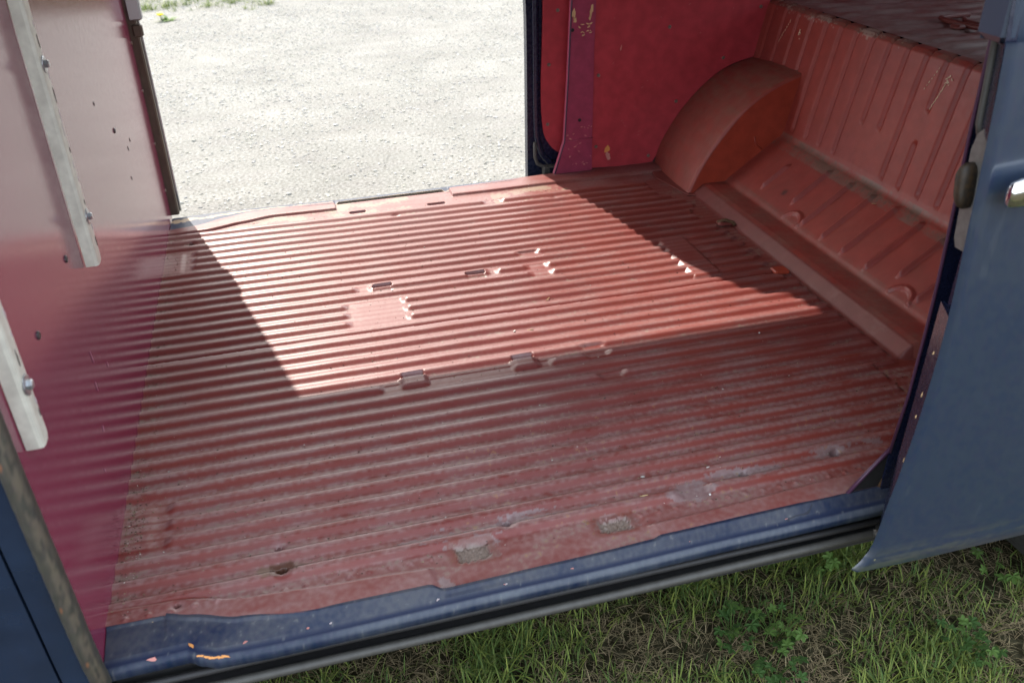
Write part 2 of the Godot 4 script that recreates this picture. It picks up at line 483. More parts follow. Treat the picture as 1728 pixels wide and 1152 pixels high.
	for j in nd:
		var z := lerpf(-0.953, 0.69, float(j) / (nd - 1))
		for i in nx:
			var x := lerpf(1.588, 2.46, float(i) / (nx - 1))
			var u := (z + 0.045) / 0.0722
			var t := u - roundf(u)
			var s := clampf(0.5 - t / 0.2, 0.0, 1.0) if absf(t) < 0.25 else clampf(0.5 + (absf(t) - 0.5) * signf(t) / 0.2, 0.0, 1.0)
			dv[j * nx + i] = Vector3(x, 1.0072 + 0.006 * s * smoothstep(1.60, 1.63, x), z)
			var mid := nz.get_noise_2d(x * 40.0, z * 80.0)
			dc[j * nx + i] = Color(0.19, 0.05, 0.045).lerp(Color(0.34, 0.25, 0.235), clampf(0.45 + mid * 0.8 + 0.3 * nf.get_noise_2d(x * 400.0, z * 400.0), 0.0, 0.75))
	var deck := add("engine_deck", sheet(dv, nx, nd, dc), M.red_shell, van)
	add("hatch_ring", tube([Vector3(1.90, 1.020, -0.47), Vector3(1.80, 1.020, -0.46), Vector3(1.79, 1.020, -0.43), Vector3(1.795, 1.020, -0.33), Vector3(1.82, 1.020, -0.27), Vector3(1.83, 1.020, -0.16)], 0.007, 8), M.plain_red, deck)
	add("hatch_ring", tube([Vector3(1.86, 1.018, -0.44), Vector3(1.835, 1.018, -0.40), Vector3(1.84, 1.018, -0.30), Vector3(1.90, 1.018, -0.26), Vector3(2.0, 1.018, -0.27)], 0.006, 8), M.plain_red, deck)
	add("hatch_latch", cbox(Vector3(1.755, 1.012, -0.37), Vector3(1.782, 1.024, -0.335), 0.004), M.plain_red, deck)

func spline(pts: Array, per_seg: int) -> Array:
	var out := []
	for i in pts.size() - 1:
		var p0: Vector2 = pts[maxi(i - 1, 0)]; var p1: Vector2 = pts[i]; var p2: Vector2 = pts[i + 1]; var p3: Vector2 = pts[mini(i + 2, pts.size() - 1)]
		for k in per_seg: out.append(p1.cubic_interpolate(p2, p0, p3, float(k) / per_seg))
	out.append(pts[-1])
	return out

func build_arch() -> void:
	var inner := spline([Vector2(1.186, 0.498), Vector2(1.220, 0.579), Vector2(1.279, 0.670), Vector2(1.356, 0.756), Vector2(1.446, 0.814), Vector2(1.55, 0.848), Vector2(1.66, 0.86)], 8)
	var outer := spline([Vector2(1.199, 0.498), Vector2(1.225, 0.583), Vector2(1.285, 0.677), Vector2(1.362, 0.756), Vector2(1.441, 0.805), Vector2(1.55, 0.832), Vector2(1.66, 0.84)], 8)
	var n := inner.size()
	var rows := 26
	var v := PackedVector3Array(); v.resize(n * rows)
	var col := PackedColorArray(); col.resize(n * rows)
	for j in rows:
		for i in n:
			var t: Vector2 = (inner[mini(i + 1, n - 1)] - inner[maxi(i - 1, 0)]).normalized()
			var nr := Vector2(-t.y, t.x)
			var q: Vector2
			var z: float
			if j < 20:
				var k := j / 19.0
				z = lerpf(-0.957, -0.676, k)
				q = outer[i].lerp(inner[i], k) + nr * (0.004 * sin(k * PI) + nz.get_noise_2d(i * 3.0, z * 30.0) * 0.0015)
				if absf(i - 9.5) < 1.2: q -= nr * 0.0016
			else:
				var a := (j - 19) / 6.0 * PI * 0.5
				z = -0.676 + 0.010 * sin(a)
				q = inner[i] - nr * 0.010 * (1.0 - cos(a))
			v[j * n + i] = Vector3(q.x, q.y, z)
			var mid := nz.get_noise_2d(i * 6.0, z * 90.0)
			var fine := nf.get_noise_2d(i * 31.0, z * 700.0)
			var dusty := (0.25 + smoothstep(6.0, 34.0, float(i)) * 0.55) * (1.0 if j < 21 else 0.2)
			col[j * n + i] = Color(0.31, 0.055, 0.040).lerp(Color(0.25, 0.115, 0.082), clampf(dusty * (0.75 + mid * 1.1 + fine * 0.5), 0.0, 0.8))
	var arch := add("wheel_arch", sheet(v, n, rows, col, true), M.red_shell, van)
	var poly := []
	for i in n: poly.append(Vector2(v[(rows - 1) * n + i].x, v[(rows - 1) * n + i].y))
	poly.append(Vector2(1.66, 0.498))
	add("arch_side", plate(poly, Vector3(0, 0, -0.6658), Vector3.RIGHT, Vector3.UP, Vector3(0, 0, -0.002)), M.arch_red, arch)
	add("pressed_bead", tube([Vector3(1.395, 0.663, -0.6655), Vector3(1.402, 0.640, -0.6650), Vector3(1.425, 0.622, -0.6655)], 0.003, 6), M.arch_red, arch)
	var clip := add("tie_down_clip", cbox(Vector3(1.165, 0.502, -0.432), Vector3(1.205, 0.513, -0.405), 0.003), M.plain_red, van)
	clip.rotation.y = 0.0
	add("tie_down_loop", tube([Vector3(1.166, 0.510, -0.424), Vector3(1.184, 0.519, -0.412), Vector3(1.204, 0.512, -0.402), Vector3(1.207, 0.505, -0.396)], 0.005, 8), M.rust, clip)
	add("weld_tab", cbox(Vector3(1.158, 0.500, -0.118), Vector3(1.198, 0.511, -0.085), 0.003), M.arch_red, van)
	# foot flange of the arch, spot-welded to the floor
	add("flange", plate([Vector2(1.150, -0.83), Vector2(1.185, -0.655), Vector2(1.21, -0.645), Vector2(1.27, -0.655), Vector2(1.27, -0.67), Vector2(1.19, -0.69), Vector2(1.205, -0.93), Vector2(1.17, -0.93)], Vector3(0, FY + 0.0015, 0), Vector3.RIGHT, Vector3(0, 0, 1), Vector3(0, 0.003, 0)), M.plain_red, arch)

# ------------------------------------------------------------------ body shell
func hw(y: float) -> float:
	return curve([Vector2(0.3, 0.84), Vector2(0.5, 0.862), Vector2(0.9, 0.874), Vector2(1.3, 0.862), Vector2(1.7, 0.815), Vector2(1.88, 0.74), Vector2(1.97, 0.60)], y)

func side_sheet(called: String, x0: float, x1: float, y0: float, y1: float, side: float, m: Material, thick := 0.03, out := 0.0) -> MeshInstance3D:
	var rings := []
	var n := 14
	for e in 2:
		var ring := []
		var x := x0 if e == 0 else x1
		for k in n: 
			var y := lerpf(y0, y1, float(k) / (n - 1))
			ring.append(Vector3(x, y, -0.128 + side * (hw(y) + out)))
		for k in n:
			var y := lerpf(y1, y0, float(k) / (n - 1))
			ring.append(Vector3(x, y, -0.128 + side * (hw(y) + out - thick)))
		if side > 0.0: ring.reverse()
		rings.append(ring)
	var s := Soup.new()
	var mm: int = rings[0].size()
	for i in mm:
		s.quad(rings[0][i], rings[0][(i + 1) % mm], rings[1][(i + 1) % mm], rings[1][i])
	for e in 2:
		for k in n - 1:
			var a: Vector3 = rings[e][k]; var b: Vector3 = rings[e][k + 1]; var c: Vector3 = rings[e][mm - 2 - k]; var d: Vector3 = rings[e][mm - 1 - k]
			if e == 0: s.quad(a, d, c, b)
			else: s.quad(a, b, c, d)
	return add(called, s.done(), m, van)

func build_shell() -> void:
	# far side: cab wall, rear quarter, header over the opening
	side_sheet("cab_side", -1.75, -0.372, 0.34, 1.90, -1.0, M.blue)
	side_sheet("rear_quarter", 0.975, 2.48, 0.34, 1.90, -1.0, M.blue)
	side_sheet("door_header", -0.372, 0.975, 1.70, 1.90, -1.0, M.blue)
	# near side
	side_sheet("cab_side", -1.75, -0.4012, 0.34, 1.90, 1.0, M.blue)
	side_sheet("rear_quarter", 0.965, 2.48, 0.34, 1.90, 1.0, M.blue, 0.02, -0.045)
	side_sheet("door_header", -0.40, 0.93, 1.70, 1.90, 1.0, M.blue)
	# roof
	var rings := []
	for x in [-1.70, -1.5, 0.5, 2.3, 2.48]:
		var ring := []
		var drop := 0.05 if x < -1.6 or x > 2.4 else 0.0
		for k in 17:
			var a := -PI * 0.5 + PI * k / 16.0
			ring.append(Vector3(x, 1.885 - drop + 0.16 * pow(absf(cos(a)), 0.7), -0.128 + 0.765 * sin(a)))
		for k in 17:
			var a := PI * 0.5 - PI * k / 16.0
			ring.append(Vector3(x, 1.862 - drop + 0.155 * pow(absf(cos(a)), 0.7), -0.128 + 0.735 * sin(a)))
		rings.append(ring)
	add("roof", loft(rings, true, true), M.roof, van)
	add("front_wall", cbox(Vector3(-1.78, 0.34, -0.97), Vector3(-1.74, 1.93, 0.71), 0.01), M.blue, van)
	add("tail_wall", cbox(Vector3(2.46, 0.34, -0.97), Vector3(2.50, 1.20, 0.71), 0.01), M.blue, van)
	add("tail_wall", cbox(Vector3(2.46, 1.70, -0.97), Vector3(2.50, 1.93, 0.71), 0.01), M.blue, van)
	add("tail_wall", cbox(Vector3(2.46, 1.20, -0.97), Vector3(2.50, 1.70, -0.75), 0.01), M.blue, van)
	add("tail_wall", cbox(Vector3(2.46, 1.20, 0.50), Vector3(2.50, 1.70, 0.71), 0.01), M.blue, van)
	add("tail_window", cbox(Vector3(2.478, 1.20, -0.75), Vector3(2.483, 1.70, 0.50), 0.001), M.clear_glass, van)
	add("underbody", cbox(Vector3(-1.74, 0.36, -0.90), Vector3(2.46, 0.44, 0.665), 0.01), M.black, van)
	# wheels
	for p in [Vector3(1.67, 0.32, 0.56), Vector3(1.67, 0.32, -0.82), Vector3(-0.75, 0.32, 0.56), Vector3(-0.75, 0.32, -0.82)]:
		var w := Node3D.new(); w.name = "wheel"; van.add_child(w, true)
		w.position = p; w.rotation.x = PI * 0.5
		var tprof := [Vector2(0.185, -0.07), Vector2(0.23, -0.088), Vector2(0.285, -0.085), Vector2(0.312, -0.066), Vector2(0.32, -0.03), Vector2(0.32, 0.03), Vector2(0.312, 0.066), Vector2(0.285, 0.085), Vector2(0.23, 0.088), Vector2(0.185, 0.07)]
		add("tyre", lathe(tprof, 40), M.tyre, w)
		add("rim", lathe([Vector2(0.02, -0.03), Vector2(0.12, -0.035), Vector2(0.17, -0.06), Vector2(0.19, -0.07), Vector2(0.19, 0.07), Vector2(0.17, 0.06), Vector2(0.12, 0.03), Vector2(0.07, 0.05), Vector2(0.02, 0.052)], 28), M.rail, w)

func build_partition() -> void:
	# big painted sheet behind the cab, very slightly wavy
	var nu := 50
	var nv := 60
	var v := PackedVector3Array(); v.resize(nu * nv)
	for j in nv:
		var y := lerpf(0.486, 1.86, float(j) / (nv - 1))
		var zn := -0.128 + hw(y) - 0.006
		var zf := -0.128 - hw(y)
		if y < 0.53: zn = minf(zn, 0.73)
		for i in nu:
			var z := lerpf(zf, zn, float(i) / (nu - 1))
			var wav := 0.0012 * nz.get_noise_2d(z * 5.0 + 3.0, y * 5.0)
			var edge := smoothstep(zf + 0.12, zf, z) * 0.004
			v[j * nu + i] = Vector3(-0.353 + wav - edge, y, z)
	var p := add("partition", sheet(v, nu, nv, PackedColorArray(), true), M.plum, van)
	add("partition_back", cbox(Vector3(-0.372, 0.486, -0.985), Vector3(-0.362, 1.86, 0.72), 0.002), M.plum, van)
	var sc := screw_mesh(0.0062)
	for s in [[0.932, -0.393], [0.927, 0.276], [0.923, 0.513], [1.24, -0.40], [1.22, 0.45]]:
		var o := add("screw", sc, M.dark_metal, p)
		o.transform = aim(Vector3.RIGHT, Vector3(-0.3525, s[0], s[1]))
	var sf := screw_mesh(0.0045)
	for y in [0.58, 0.72, 0.87, 1.0]:
		var o := add("screw", sf, M.screw, p)
		o.transform = aim(Vector3.RIGHT, Vector3(-0.3560, y, -0.128 - hw(y) + 0.018))
	for y in [0.535, 0.66, 0.815]:
		var o := add("screw", sf, M.dark_metal, p)
		o.transform = aim(Vector3.RIGHT, Vector3(-0.3515, y, -0.128 + hw(y) - 0.02))
	# fine bare scratches
	for s in [[0.76, 0.30, 0.05], [0.72, 0.325, 0.03], [0.66, 0.36, 0.02], [0.70, 0.22, 0.025], [0.62, 0.42, 0.015]]:
		flake("scratch", p, Vector3(-0.3525, s[0], s[1]), Vector3.RIGHT, Vector3(0, 1, rng.randf_range(-0.5, 0.3)), s[2] * 0.6, 0.0009, M.scuff_plum)
	# chips of paint
	for s in [[0.80, -0.46], [0.855, -0.51], [1.03, -0.25], [0.86, -0.56]]:
		flake("chip", p, Vector3(-0.3525, s[0], s[1]), Vector3.RIGHT, Vector3(0, 1, 0.2), 0.012, 0.005, M.black)
	# two pale steel angle rails bolted upright
	for r in [[0.142, 0.177, 0.866], [0.659, 0.690, 0.862]]:
		var prof := []
		var z0: float = r[0]; var z1: float = r[1]; var y0: float = r[2]
		var rings := []
		var ys := [[y0, 0.006], [y0 + 0.004, 0.002], [y0 + 0.010, 0.0], [1.70, 0.0]]
		for e in ys:
			var k: float = e[1]
			rings.append([Vector3(-0.3515, e[0], z1), Vector3(-0.337, e[0], z1), Vector3(-0.3325, e[0], z1 - 0.0015), Vector3(-0.331, e[0], z1 - 0.006), Vector3(-0.331, e[0], z0 + 0.005 + k), Vector3(-0.3325, e[0], z0 + 0.001 + k), Vector3(-0.3345, e[0], z0 + k), Vector3(-0.3345, e[0], z1 - 0.006), Vector3(-0.3515, e[0], z1 - 0.0035)])
		var rail := add("mounting_rail", loft(rings), M.rail, van)
		for y in [y0 + 0.083, y0 + 0.33, y0 + 0.58]:
			var wsh := add("washer", lathe([Vector2(0.013, 0.0), Vector2(0.013, 0.0015), Vector2(0.011, 0.0022), Vector2(0.007, 0.0024)], 18), M.zinc, rail)
			wsh.transform = aim(Vector3.RIGHT, Vector3(-0.331, y, z0 + 0.018))
			var bolt := add("bolt", lathe([Vector2(0.0065, 0.002), Vector2(0.0065, 0.006), Vector2(0.0045, 0.0075), Vector2(0.001, 0.0076)], 6), M.zinc, rail)
			bolt.transform = aim(Vector3.RIGHT, Vector3(-0.331, y, z0 + 0.018), 0.3)
		for k in 16:
			flake("scuff", rail, Vector3(-0.3308, y0 + 0.03 + k * 0.028 + rng.randf_range(-0.008, 0.008), z0 + rng.randf_range(0.006, 0.016)), Vector3.RIGHT, Vector3(0, 1, 0), rng.randf_range(0.008, 0.026), 0.0035, M.scuff if k % 3 else M.dirt)
	# far front pillar: dark metal channel with a bright edge and striker
	var fp := side_post(-0.36, -0.334, -1.0, 0.497, 1.72, 0.006, -0.03)
	var post := add("front_pillar", fp, M.bronze, van)
	var bead := []
	for k in 20:
		var y := lerpf(0.497, 1.72, k / 19.0)
		bead.append(Vector3(-0.332, y, -0.128 - hw(y) - 0.026))
	add("trim_bead", tube(bead, 0.0035, 8), M.zinc, post)
	add("striker", cbox(Vector3(-0.352, 1.055, -1.018), Vector3(-0.316, 1.20, -0.985), 0.004), M.zinc, post)
	add("striker", cbox(Vector3(-0.348, 1.012, -1.012), Vector3(-0.322, 1.045, -0.985), 0.004), M.bronze, post)
	# near front pillar with its rubber door seal, cab skin and shut line
	side_sheet("near_pillar", -0.3975, -0.362, 0.34, 1.72, 1.0, M.blue, 0.03)
	var seal := []
	for k in 26:
		var y := lerpf(0.478, 1.72, k / 25.0)
		seal.append(Vector3(-0.3535 - 0.002 * smoothstep(0.55, 0.47, y), y, -0.128 + hw(y) + 0.002 - 0.012 * smoothstep(0.56, 0.47, y)))
	var sl := 160; var sr := 25
	var sv := PackedVector3Array(); var scol := PackedColorArray()
	for i in sl:
		var f := i / (sl - 1.0) * (seal.size() - 1.001)
		var c0: Vector3 = seal[int(f)].lerp(seal[int(f) + 1], f - int(f))
		for k in sr:
			var a := TAU * k / (sr - 1.0)
			var rr := 0.0125 + 0.0006 * nf.get_noise_2d(f * 60.0, cos(a) * 20.0)
			sv.append(c0 + Vector3(cos(a) * rr, 0, sin(a) * rr * 1.15))
			var fib := nf.get_noise_2d(f * 14.0, a * 14.0); var brk := nf.get_noise_2d(f * 300.0, a * 40.0)
			var worn := smoothstep(0.75, 0.15, absf(a - 1.0 + 0.15 * fib)) * smoothstep(-0.35, 0.3, fib + 0.5 * brk + 0.1)
			var c := Color(0.035, 0.032, 0.027).lerp(Color(0.06, 0.053, 0.042), clampf(0.5 + fib * 0.5 + brk * 0.4, 0.0, 1.0))
			c = c.lerp(Color(0.13, 0.10, 0.07), worn * 0.6)
			if absf(a - 1.75) < 0.3 and nf.get_noise_2d(f * 16.0, 50.0) > 0.32 and brk > 0.15: c = c.lerp(Color(0.30, 0.11, 0.04), 0.6)
			scol.append(c)
	add("door_seal", sheet(sv, sr, sl, scol), M.vcolour, van)
	add("gap_filler", cbox(Vector3(-0.402, 0.35, 0.66), Vector3(-0.397, 1.6, 0.712), 0.001), M.black, van)

func side_post(x0: float, x1: float, zc: float, y0: float, y1: float, dz_in: float, dz_out: float) -> ArrayMesh:
	var rings := []
	for k in 16:
		var y := lerpf(y0, y1, k / 15.0)
		var z := zc + 0.128 + 0.872 - 0.128 - hw(y)
		rings.append([Vector3(x0, y, z + dz_in), Vector3(x1 - 0.004, y, z + dz_in), Vector3(x1, y, z + dz_in - 0.004), Vector3(x1, y, z + dz_out + 0.004), Vector3(x1 - 0.004, y, z + dz_out), Vector3(x0, y, z + dz_out)])
	return loft(rings)

func build_sills() -> void:
	# near sill: painted step that rolls over a nose and curls under
	var nose := [Vector2(-0.36, 0.716), Vector2(-0.309, 0.714), Vector2(-0.24, 0.713), Vector2(-0.222, 0.725), Vector2(-0.198, 0.735), Vector2(-0.125, 0.738), Vector2(0.367, 0.733), Vector2(0.63, 0.728), Vector2(0.87, 0.725), Vector2(1.0, 0.722)]
	var nx := 620
	var secn := 30
	var v := PackedVector3Array(); v.resize(nx * secn)
	var col := PackedColorArray(); col.resize(nx * secn)
	for i in nx:
		var x := lerpf(-0.352, 0.965, float(i) / (nx - 1))
		var zb := curve(near_edge, x)
		var zn := curve(nose, x)
		var yt := FY + 0.002 + 0.0055 * (1.0 - smoothstep(0.118, 0.132, x) + smoothstep(0.482, 0.496, x))
		if x < -0.27: yt = FY + 0.006
		var sec := []
		sec.append(Vector2(zb - 0.006, yt + 0.0002)); sec.append(Vector2(zb - 0.001, yt + 0.0012)); sec.append(Vector2(zb + 0.001, yt + 0.0006)); sec.append(Vector2(zb + 0.003, yt - 0.002))
		for k in 17: sec.append(Vector2(lerpf(zb + 0.004, zn - 0.016, k / 16.0), lerpf(yt - 0.003, 0.493, k / 16.0)))
		for k in 6:
			var a := PI * 0.5 * k / 5.0
			sec.append(Vector2(zn - 0.012 + 0.012 * sin(a), 0.478 + 0.012 * cos(a)))
		sec.append(Vector2(zn - 0.001, 0.468)); sec.append(Vector2(zn - 0.010, 0.462)); sec.append(Vector2(zn - 0.05, 0.462))
		for j in secn:
			var q: Vector2 = sec[j]
			var wob := nz.get_noise_2d(x * 30.0, q.x * 60.0) * 0.0008
			v[j * nx + i] = Vector3(x, q.y + wob, q.x)
			var mid := nz.get_noise_2d(x * 60.0 + 5.0, q.x * 90.0)
			var fine := nf.get_noise_2d(x * 800.0, q.x * 800.0)
			var c := Color(0.010, 0.019, 0.050)
			if j > 0 and j < 21: c = c.lerp(Color(0.060, 0.064, 0.080), clampf(0.55 + mid * 0.7 + fine * 0.4, 0.0, 0.9))
			elif j >= 23: c = c.lerp(Color(0.13, 0.145, 0.165), clampf(0.15 + mid * 0.25 + fine * 0.15 + (0.35 if j < 26 else 0.0) * smoothstep(-0.2, 0.2, x), 0.0, 0.7))
			if fine > 0.66: c = c.lerp(Color(0.16, 0.16, 0.16), 0.35)
			if x > 0.72 and j > 2 and j < 21 and absf(nz.get_noise_2d(x * 55.0, q.x * 110.0)) < 0.025: c = c.lerp(Color(0.012, 0.012, 0.02), 0.7)
			col[j * nx + i] = c
	var sill := add("door_sill", sheet(v, nx, secn, col), M.sill, van)
	# orange primer showing where the edge is chipped
	for s in [[-0.222, 0.727], [-0.213, 0.732], [-0.205, 0.736], [-0.196, 0.7375], [-0.188, 0.738]]:
		flake("paint_chip", sill, Vector3(s[0], 0.4875, s[1] - 0.0065), Vector3(0, 0.8, 0.6), Vector3(1, 0, 0.3), 0.016, 0.004, M.primer)
	flake("paint_chip", sill, Vector3(-0.235, 0.4925, 0.7005), Vector3(0, 1, 0.1), Vector3(0.3, 0, 1), 0.018, 0.006, M.primer)
	flake("paint_chip", sill, Vector3(-0.288, 0.4885, 0.709), Vector3(0, 0.8, 0.6), Vector3(1, 0, 0), 0.016, 0.006, M.primer_pink)
	flake("paint_chip", sill, Vector3(-0.155, 0.4935, 0.715), Vector3(0, 1, 0.1), Vector3(1, 0, -0.8), 0.022, 0.004, M.primer_pink)
	for k in 22:
		var x := rng.randf_range(-0.1, 0.9)
		flake("paint_chip", sill, Vector3(x, 0.4945, curve(nose, x) - rng.randf_range(0.013, 0.03)), Vector3(0, 1, 0.1), Vector3(1, 0, rng.randf_range(-1, 1)), rng.randf_range(0.004, 0.010), rng.randf_range(0.002, 0.005), M.primer_pink if k % 3 else M.scuff)
	# door track below: black channel and worn outer rail
	add("track_channel", cbox(Vector3(-0.352, 0.395, 0.62), Vector3(0.99, 0.4605, 0.69), 0.003), M.black, van)
	var inner := []
	var outer := []
	var lip := []
	for k in 30:
		var x := lerpf(-0.352, 0.955, k / 29.0)
		var b := nz.get_noise_2d(x * 20.0, 3.0) * 0.0015
		inner.append(Vector3(x, 0.437 + b, 0.706)); outer.append(Vector3(x, 0.4205 + b, 0.722 - 0.006 * smoothstep(0.3, 0.95, x))); lip.append(Vector3(x, 0.406 + b, 0.7265 - 0.006 * smoothstep(0.3, 0.95, x)))
	add("track_bead", tube(inner, 0.006, 8), M.black_worn, van)
	add("track_rail", tube(outer, 0.0075, 10), M.rail_worn, van)
	add("track_floor", cbox(Vector3(-0.352, 0.398, 0.68), Vector3(0.955, 0.412, 0.715), 0.002), M.black_worn, van)
	# far sill
	var fo := [Vector2(-0.36, -0.955), Vector2(-0.216, -0.965), Vector2(0.0, -0.962), Vector2(0.138, -0.955), Vector2(0.82, -0.975), Vector2(1.0, -0.98)]
	var fr := 22
	var fv := PackedVector3Array(); fv.resize(nx * fr)
	var fc := PackedColorArray(); fc.resize(nx * fr)
	for i in nx:
		var x := lerpf(-0.352, 0.975, float(i) / (nx - 1))
		var zb := curve(far_edge, x)
		var zo := curve(fo, x)
		var yt := FY + (0.0075 if (x < 0.125 or x > 0.487) else 0.0005)
		var gap := smoothstep(0.127, 0.14, x) * (1.0 - smoothstep(0.462, 0.475, x))
		var sec := [Vector2(zo + 0.004, 0.40), Vector2(zo, 0.47), Vector2(zo, 0.492), Vector2(zo + 0.003, 0.4985)]
		var zi := lerpf(zb - 0.004, zo + 0.016, gap * 0.7)
		for k in 16: sec.append(Vector2(lerpf(zo + 0.006, zi, k / 15.0), lerpf(0.5, yt - 0.003 + gap * 0.003, k / 15.0)))
		sec.append(Vector2(lerpf(zb - 0.002, zo + 0.018, gap * 0.7), lerpf(yt - 0.001, 0.485, gap)))
		sec.append(Vector2(zb + 0.010, lerpf(yt + 0.0004, 0.482, gap)))
		for j in fr:
			fv[j * nx + i] = Vector3(x, sec[j].y, sec[j].x)
			var mid := nz.get_noise_2d(x * 60.0 + 25.0, sec[j].x * 90.0)
			var fine := nf.get_noise_2d(x * 600.0, sec[j].x * 600.0)
			var c := Color(0.025, 0.04, 0.085).lerp(Color(0.07, 0.085, 0.115), clampf(0.4 + mid + 0.4 * fine, 0.0, 0.9))
			var t := (j - 4.0) / 15.0
			var tc := lerpf(0.35, 0.6, smoothstep(-0.3, 0.1, x)) + 0.12 * nf.get_noise_2d(x * 120.0, 4.0)
			if x > 0.12: tc = 0.97
			if j > 3 and j < 21 and absf(t - tc) < 0.10 + 0.10 * nf.get_noise_2d(x * 220.0, 14.0): c = Color(0.46, 0.36, 0.24)
			if j >= 20 and gap > 0.5: c = Color(0.02, 0.02, 0.02)
			fc[j * nx + i] = c
	add("far_sill", sheet(fv, nx, fr, fc), M.sill, van)

func build_far_side() -> void:
	# purple pillar with its splayed foot
	var pil := add("rear_pillar", plate([Vector2(0.842, 0.502), Vector2(0.974, 0.502), Vector2(0.971, 0.62), Vector2(0.968, 0.90), Vector2(0.972, 1.30), Vector2(0.975, 1.72), Vector2(0.885, 1.72), Vector2(0.891, 1.05), Vector2(0.884, 0.80), Vector2(0.876, 0.612)], Vector3(0, 0, -0.944), Vector3.RIGHT, Vector3.UP, Vector3(0, 0, -0.018)), M.pillar, van)
	add("pillar_edge", tube([Vector3(0.843, 0.503, -0.943), Vector3(0.8765, 0.612, -0.943), Vector3(0.8845, 0.80, -0.943), Vector3(0.8915, 1.05, -0.943), Vector3(0.8855, 1.72, -0.943)], 0.0028, 6), M.pillar_edge, pil)
	add("foot_seam", tube([Vector3(0.876, 0.612, -0.9435), Vector3(0.973, 0.618, -0.9435)], 0.0016, 6), M.pillar, pil)
	for h in [[0.896, 0.957], [0.926, 0.679], [0.904, 0.40]]:
		if h[1] > 0.5:
			var o := add("hole", lathe([Vector2(0.0055, -0.001), Vector2(0.0055, 0.0006), Vector2(0.002, 0.0007)], 12), M.black, pil)
			o.transform = aim(Vector3(0, 0, 1), Vector3(h[0], h[1], -0.9437))
	for s in [[0.899, 1.005, 0.032, 0.016], [0.902, 0.985, 0.02, 0.012], [0.955, 1.01, 0.034, 0.012], [0.951, 0.99, 0.02, 0.01]]:
		flake("paint_chip", pil, Vector3(s[0], s[1], -0.9435), Vector3(0, 0, 1), Vector3(0.1, 1, 0), s[2], s[3], M.bare_tan)
	for k in 12:
		flake("paint_chip", pil, Vector3(rng.randf_range(0.915, 0.955), rng.randf_range(0.94, 0.978), -0.9435), Vector3(0, 0, 1), Vector3(1, rng.randf_range(-1, 1), 0), rng.randf_range(0.006, 0.016), rng.randf_range(0.002, 0.006), M.bare_tan)
	for k in 24:
		flake("paint_chip", pil, Vector3(rng.randf_range(0.885, 0.968), rng.randf_range(0.52, 0.66), -0.9435), Vector3(0, 0, 1), Vector3(1, rng.randf_range(-1, 1), 0), rng.randf_range(0.003, 0.012), rng.randf_range(0.002, 0.005), M.primer_pink)
	# red hardboard side panel
	var outline := [Vector2(0.974, 0.512), Vector2(1.09, 0.507), Vector2(1.192, 0.510)]
	for p in spline([Vector2(1.205, 0.53), Vector2(1.225, 0.587), Vector2(1.285, 0.681), Vector2(1.362, 0.760), Vector2(1.441, 0.809), Vector2(1.545, 0.835)], 6): outline.append(p)
	outline.append_array([Vector2(1.56, 1.0), Vector2(1.60, 1.03), Vector2(2.44, 1.03), Vector2(2.44, 1.70), Vector2(0.976, 1.70), Vector2(0.969, 0.90)])
	var sp := add("side_panel", plate(outline, Vector3(0, 0, -0.952), Vector3.RIGHT, Vector3.UP, Vector3(0, 0, -0.004)), M.hardboard, van)
	var sc := screw_mesh(0.0058)
	for s in [[0.988, 0.813], [0.988, 0.583], [1.219, 0.944], [1.417, 0.835], [1.262, 0.708], [1.177, 0.533], [0.992, 1.05], [1.53, 0.985]]:
		var o := add("screw", sc, M.screw, sp)
		o.transform = aim(Vector3(0, 0, 1), Vector3(s[0], s[1], -0.9518), rng.randf() * 3.0)
	flake("torn_patch", sp, Vector3(1.028, 0.57, -0.9518), Vector3(0, 0, 1), Vector3(0.1, 1, 0), 0.034, 0.022, M.primer)
	flake("torn_patch", sp, Vector3(1.033, 0.547, -0.9516), Vector3(0, 0, 1), Vector3(-0.3, 1, 0), 0.034, 0.018, M.primer_pink)
	flake("scuff", sp, Vector3(1.06, 0.893, -0.9518), Vector3(0, 0, 1), Vector3(0.1, 1, 0), 0.02, 0.005, M.primer_pink)
	for k in 26:
		flake("scuff", sp, Vector3(rng.randf_range(1.0, 1.5), rng.randf_range(0.62, 1.05) , -0.9518) if k < 14 else Vector3(rng.randf_range(1.0, 1.17), rng.randf_range(0.53, 0.75), -0.9518), Vector3(0, 0, 1), Vector3(1, rng.randf_range(-2, 2), 0), rng.randf_range(0.003, 0.012), rng.randf_range(0.0012, 0.003), M.scuff_red)
	# thin dark gap under the panel
	add("panel_gap", cbox(Vector3(0.975, 0.4975, -0.9595), Vector3(1.21, 0.520, -0.9565), 0.0005), M.black, van)
	# far sliding door, standing open past the pillar
	var lead := [Vector2(0.782, 0.44), Vector2(0.781, 0.60), Vector2(0.780, 0.90), Vector2(0.776, 1.05), Vector2(0.760, 1.20), Vector2(0.748, 1.35), Vector2(0.748, 1.48), Vector2(0.775, 1.62), Vector2(0.83, 1.70), Vector2(0.93, 1.74)]
	var dpoly := []
	for p in spline(lead, 4): dpoly.append(p)
	dpoly.append_array([Vector2(1.80, 1.74), Vector2(1.80, 0.44)])
	var door := add("far_sliding_door", plate(dpoly, Vector3(0, 0, -1.045), Vector3.RIGHT, Vector3.UP, Vector3(0, 0, -0.03)), M.blue_deep, van)
	var rim := []
	for p in spline([Vector2(0.815, 1.62), Vector2(0.806, 1.2), Vector2(0.808, 0.90), Vector2(0.810, 0.66), Vector2(0.818, 0.58), Vector2(0.845, 0.527), Vector2(0.90, 0.508), Vector2(1.2, 0.505)], 5): rim.append(Vector3(p.x, p.y, -1.040))
	add("door_rim", tube(rim, 0.011, 10), M.blue_deep, door)
	var tr := []
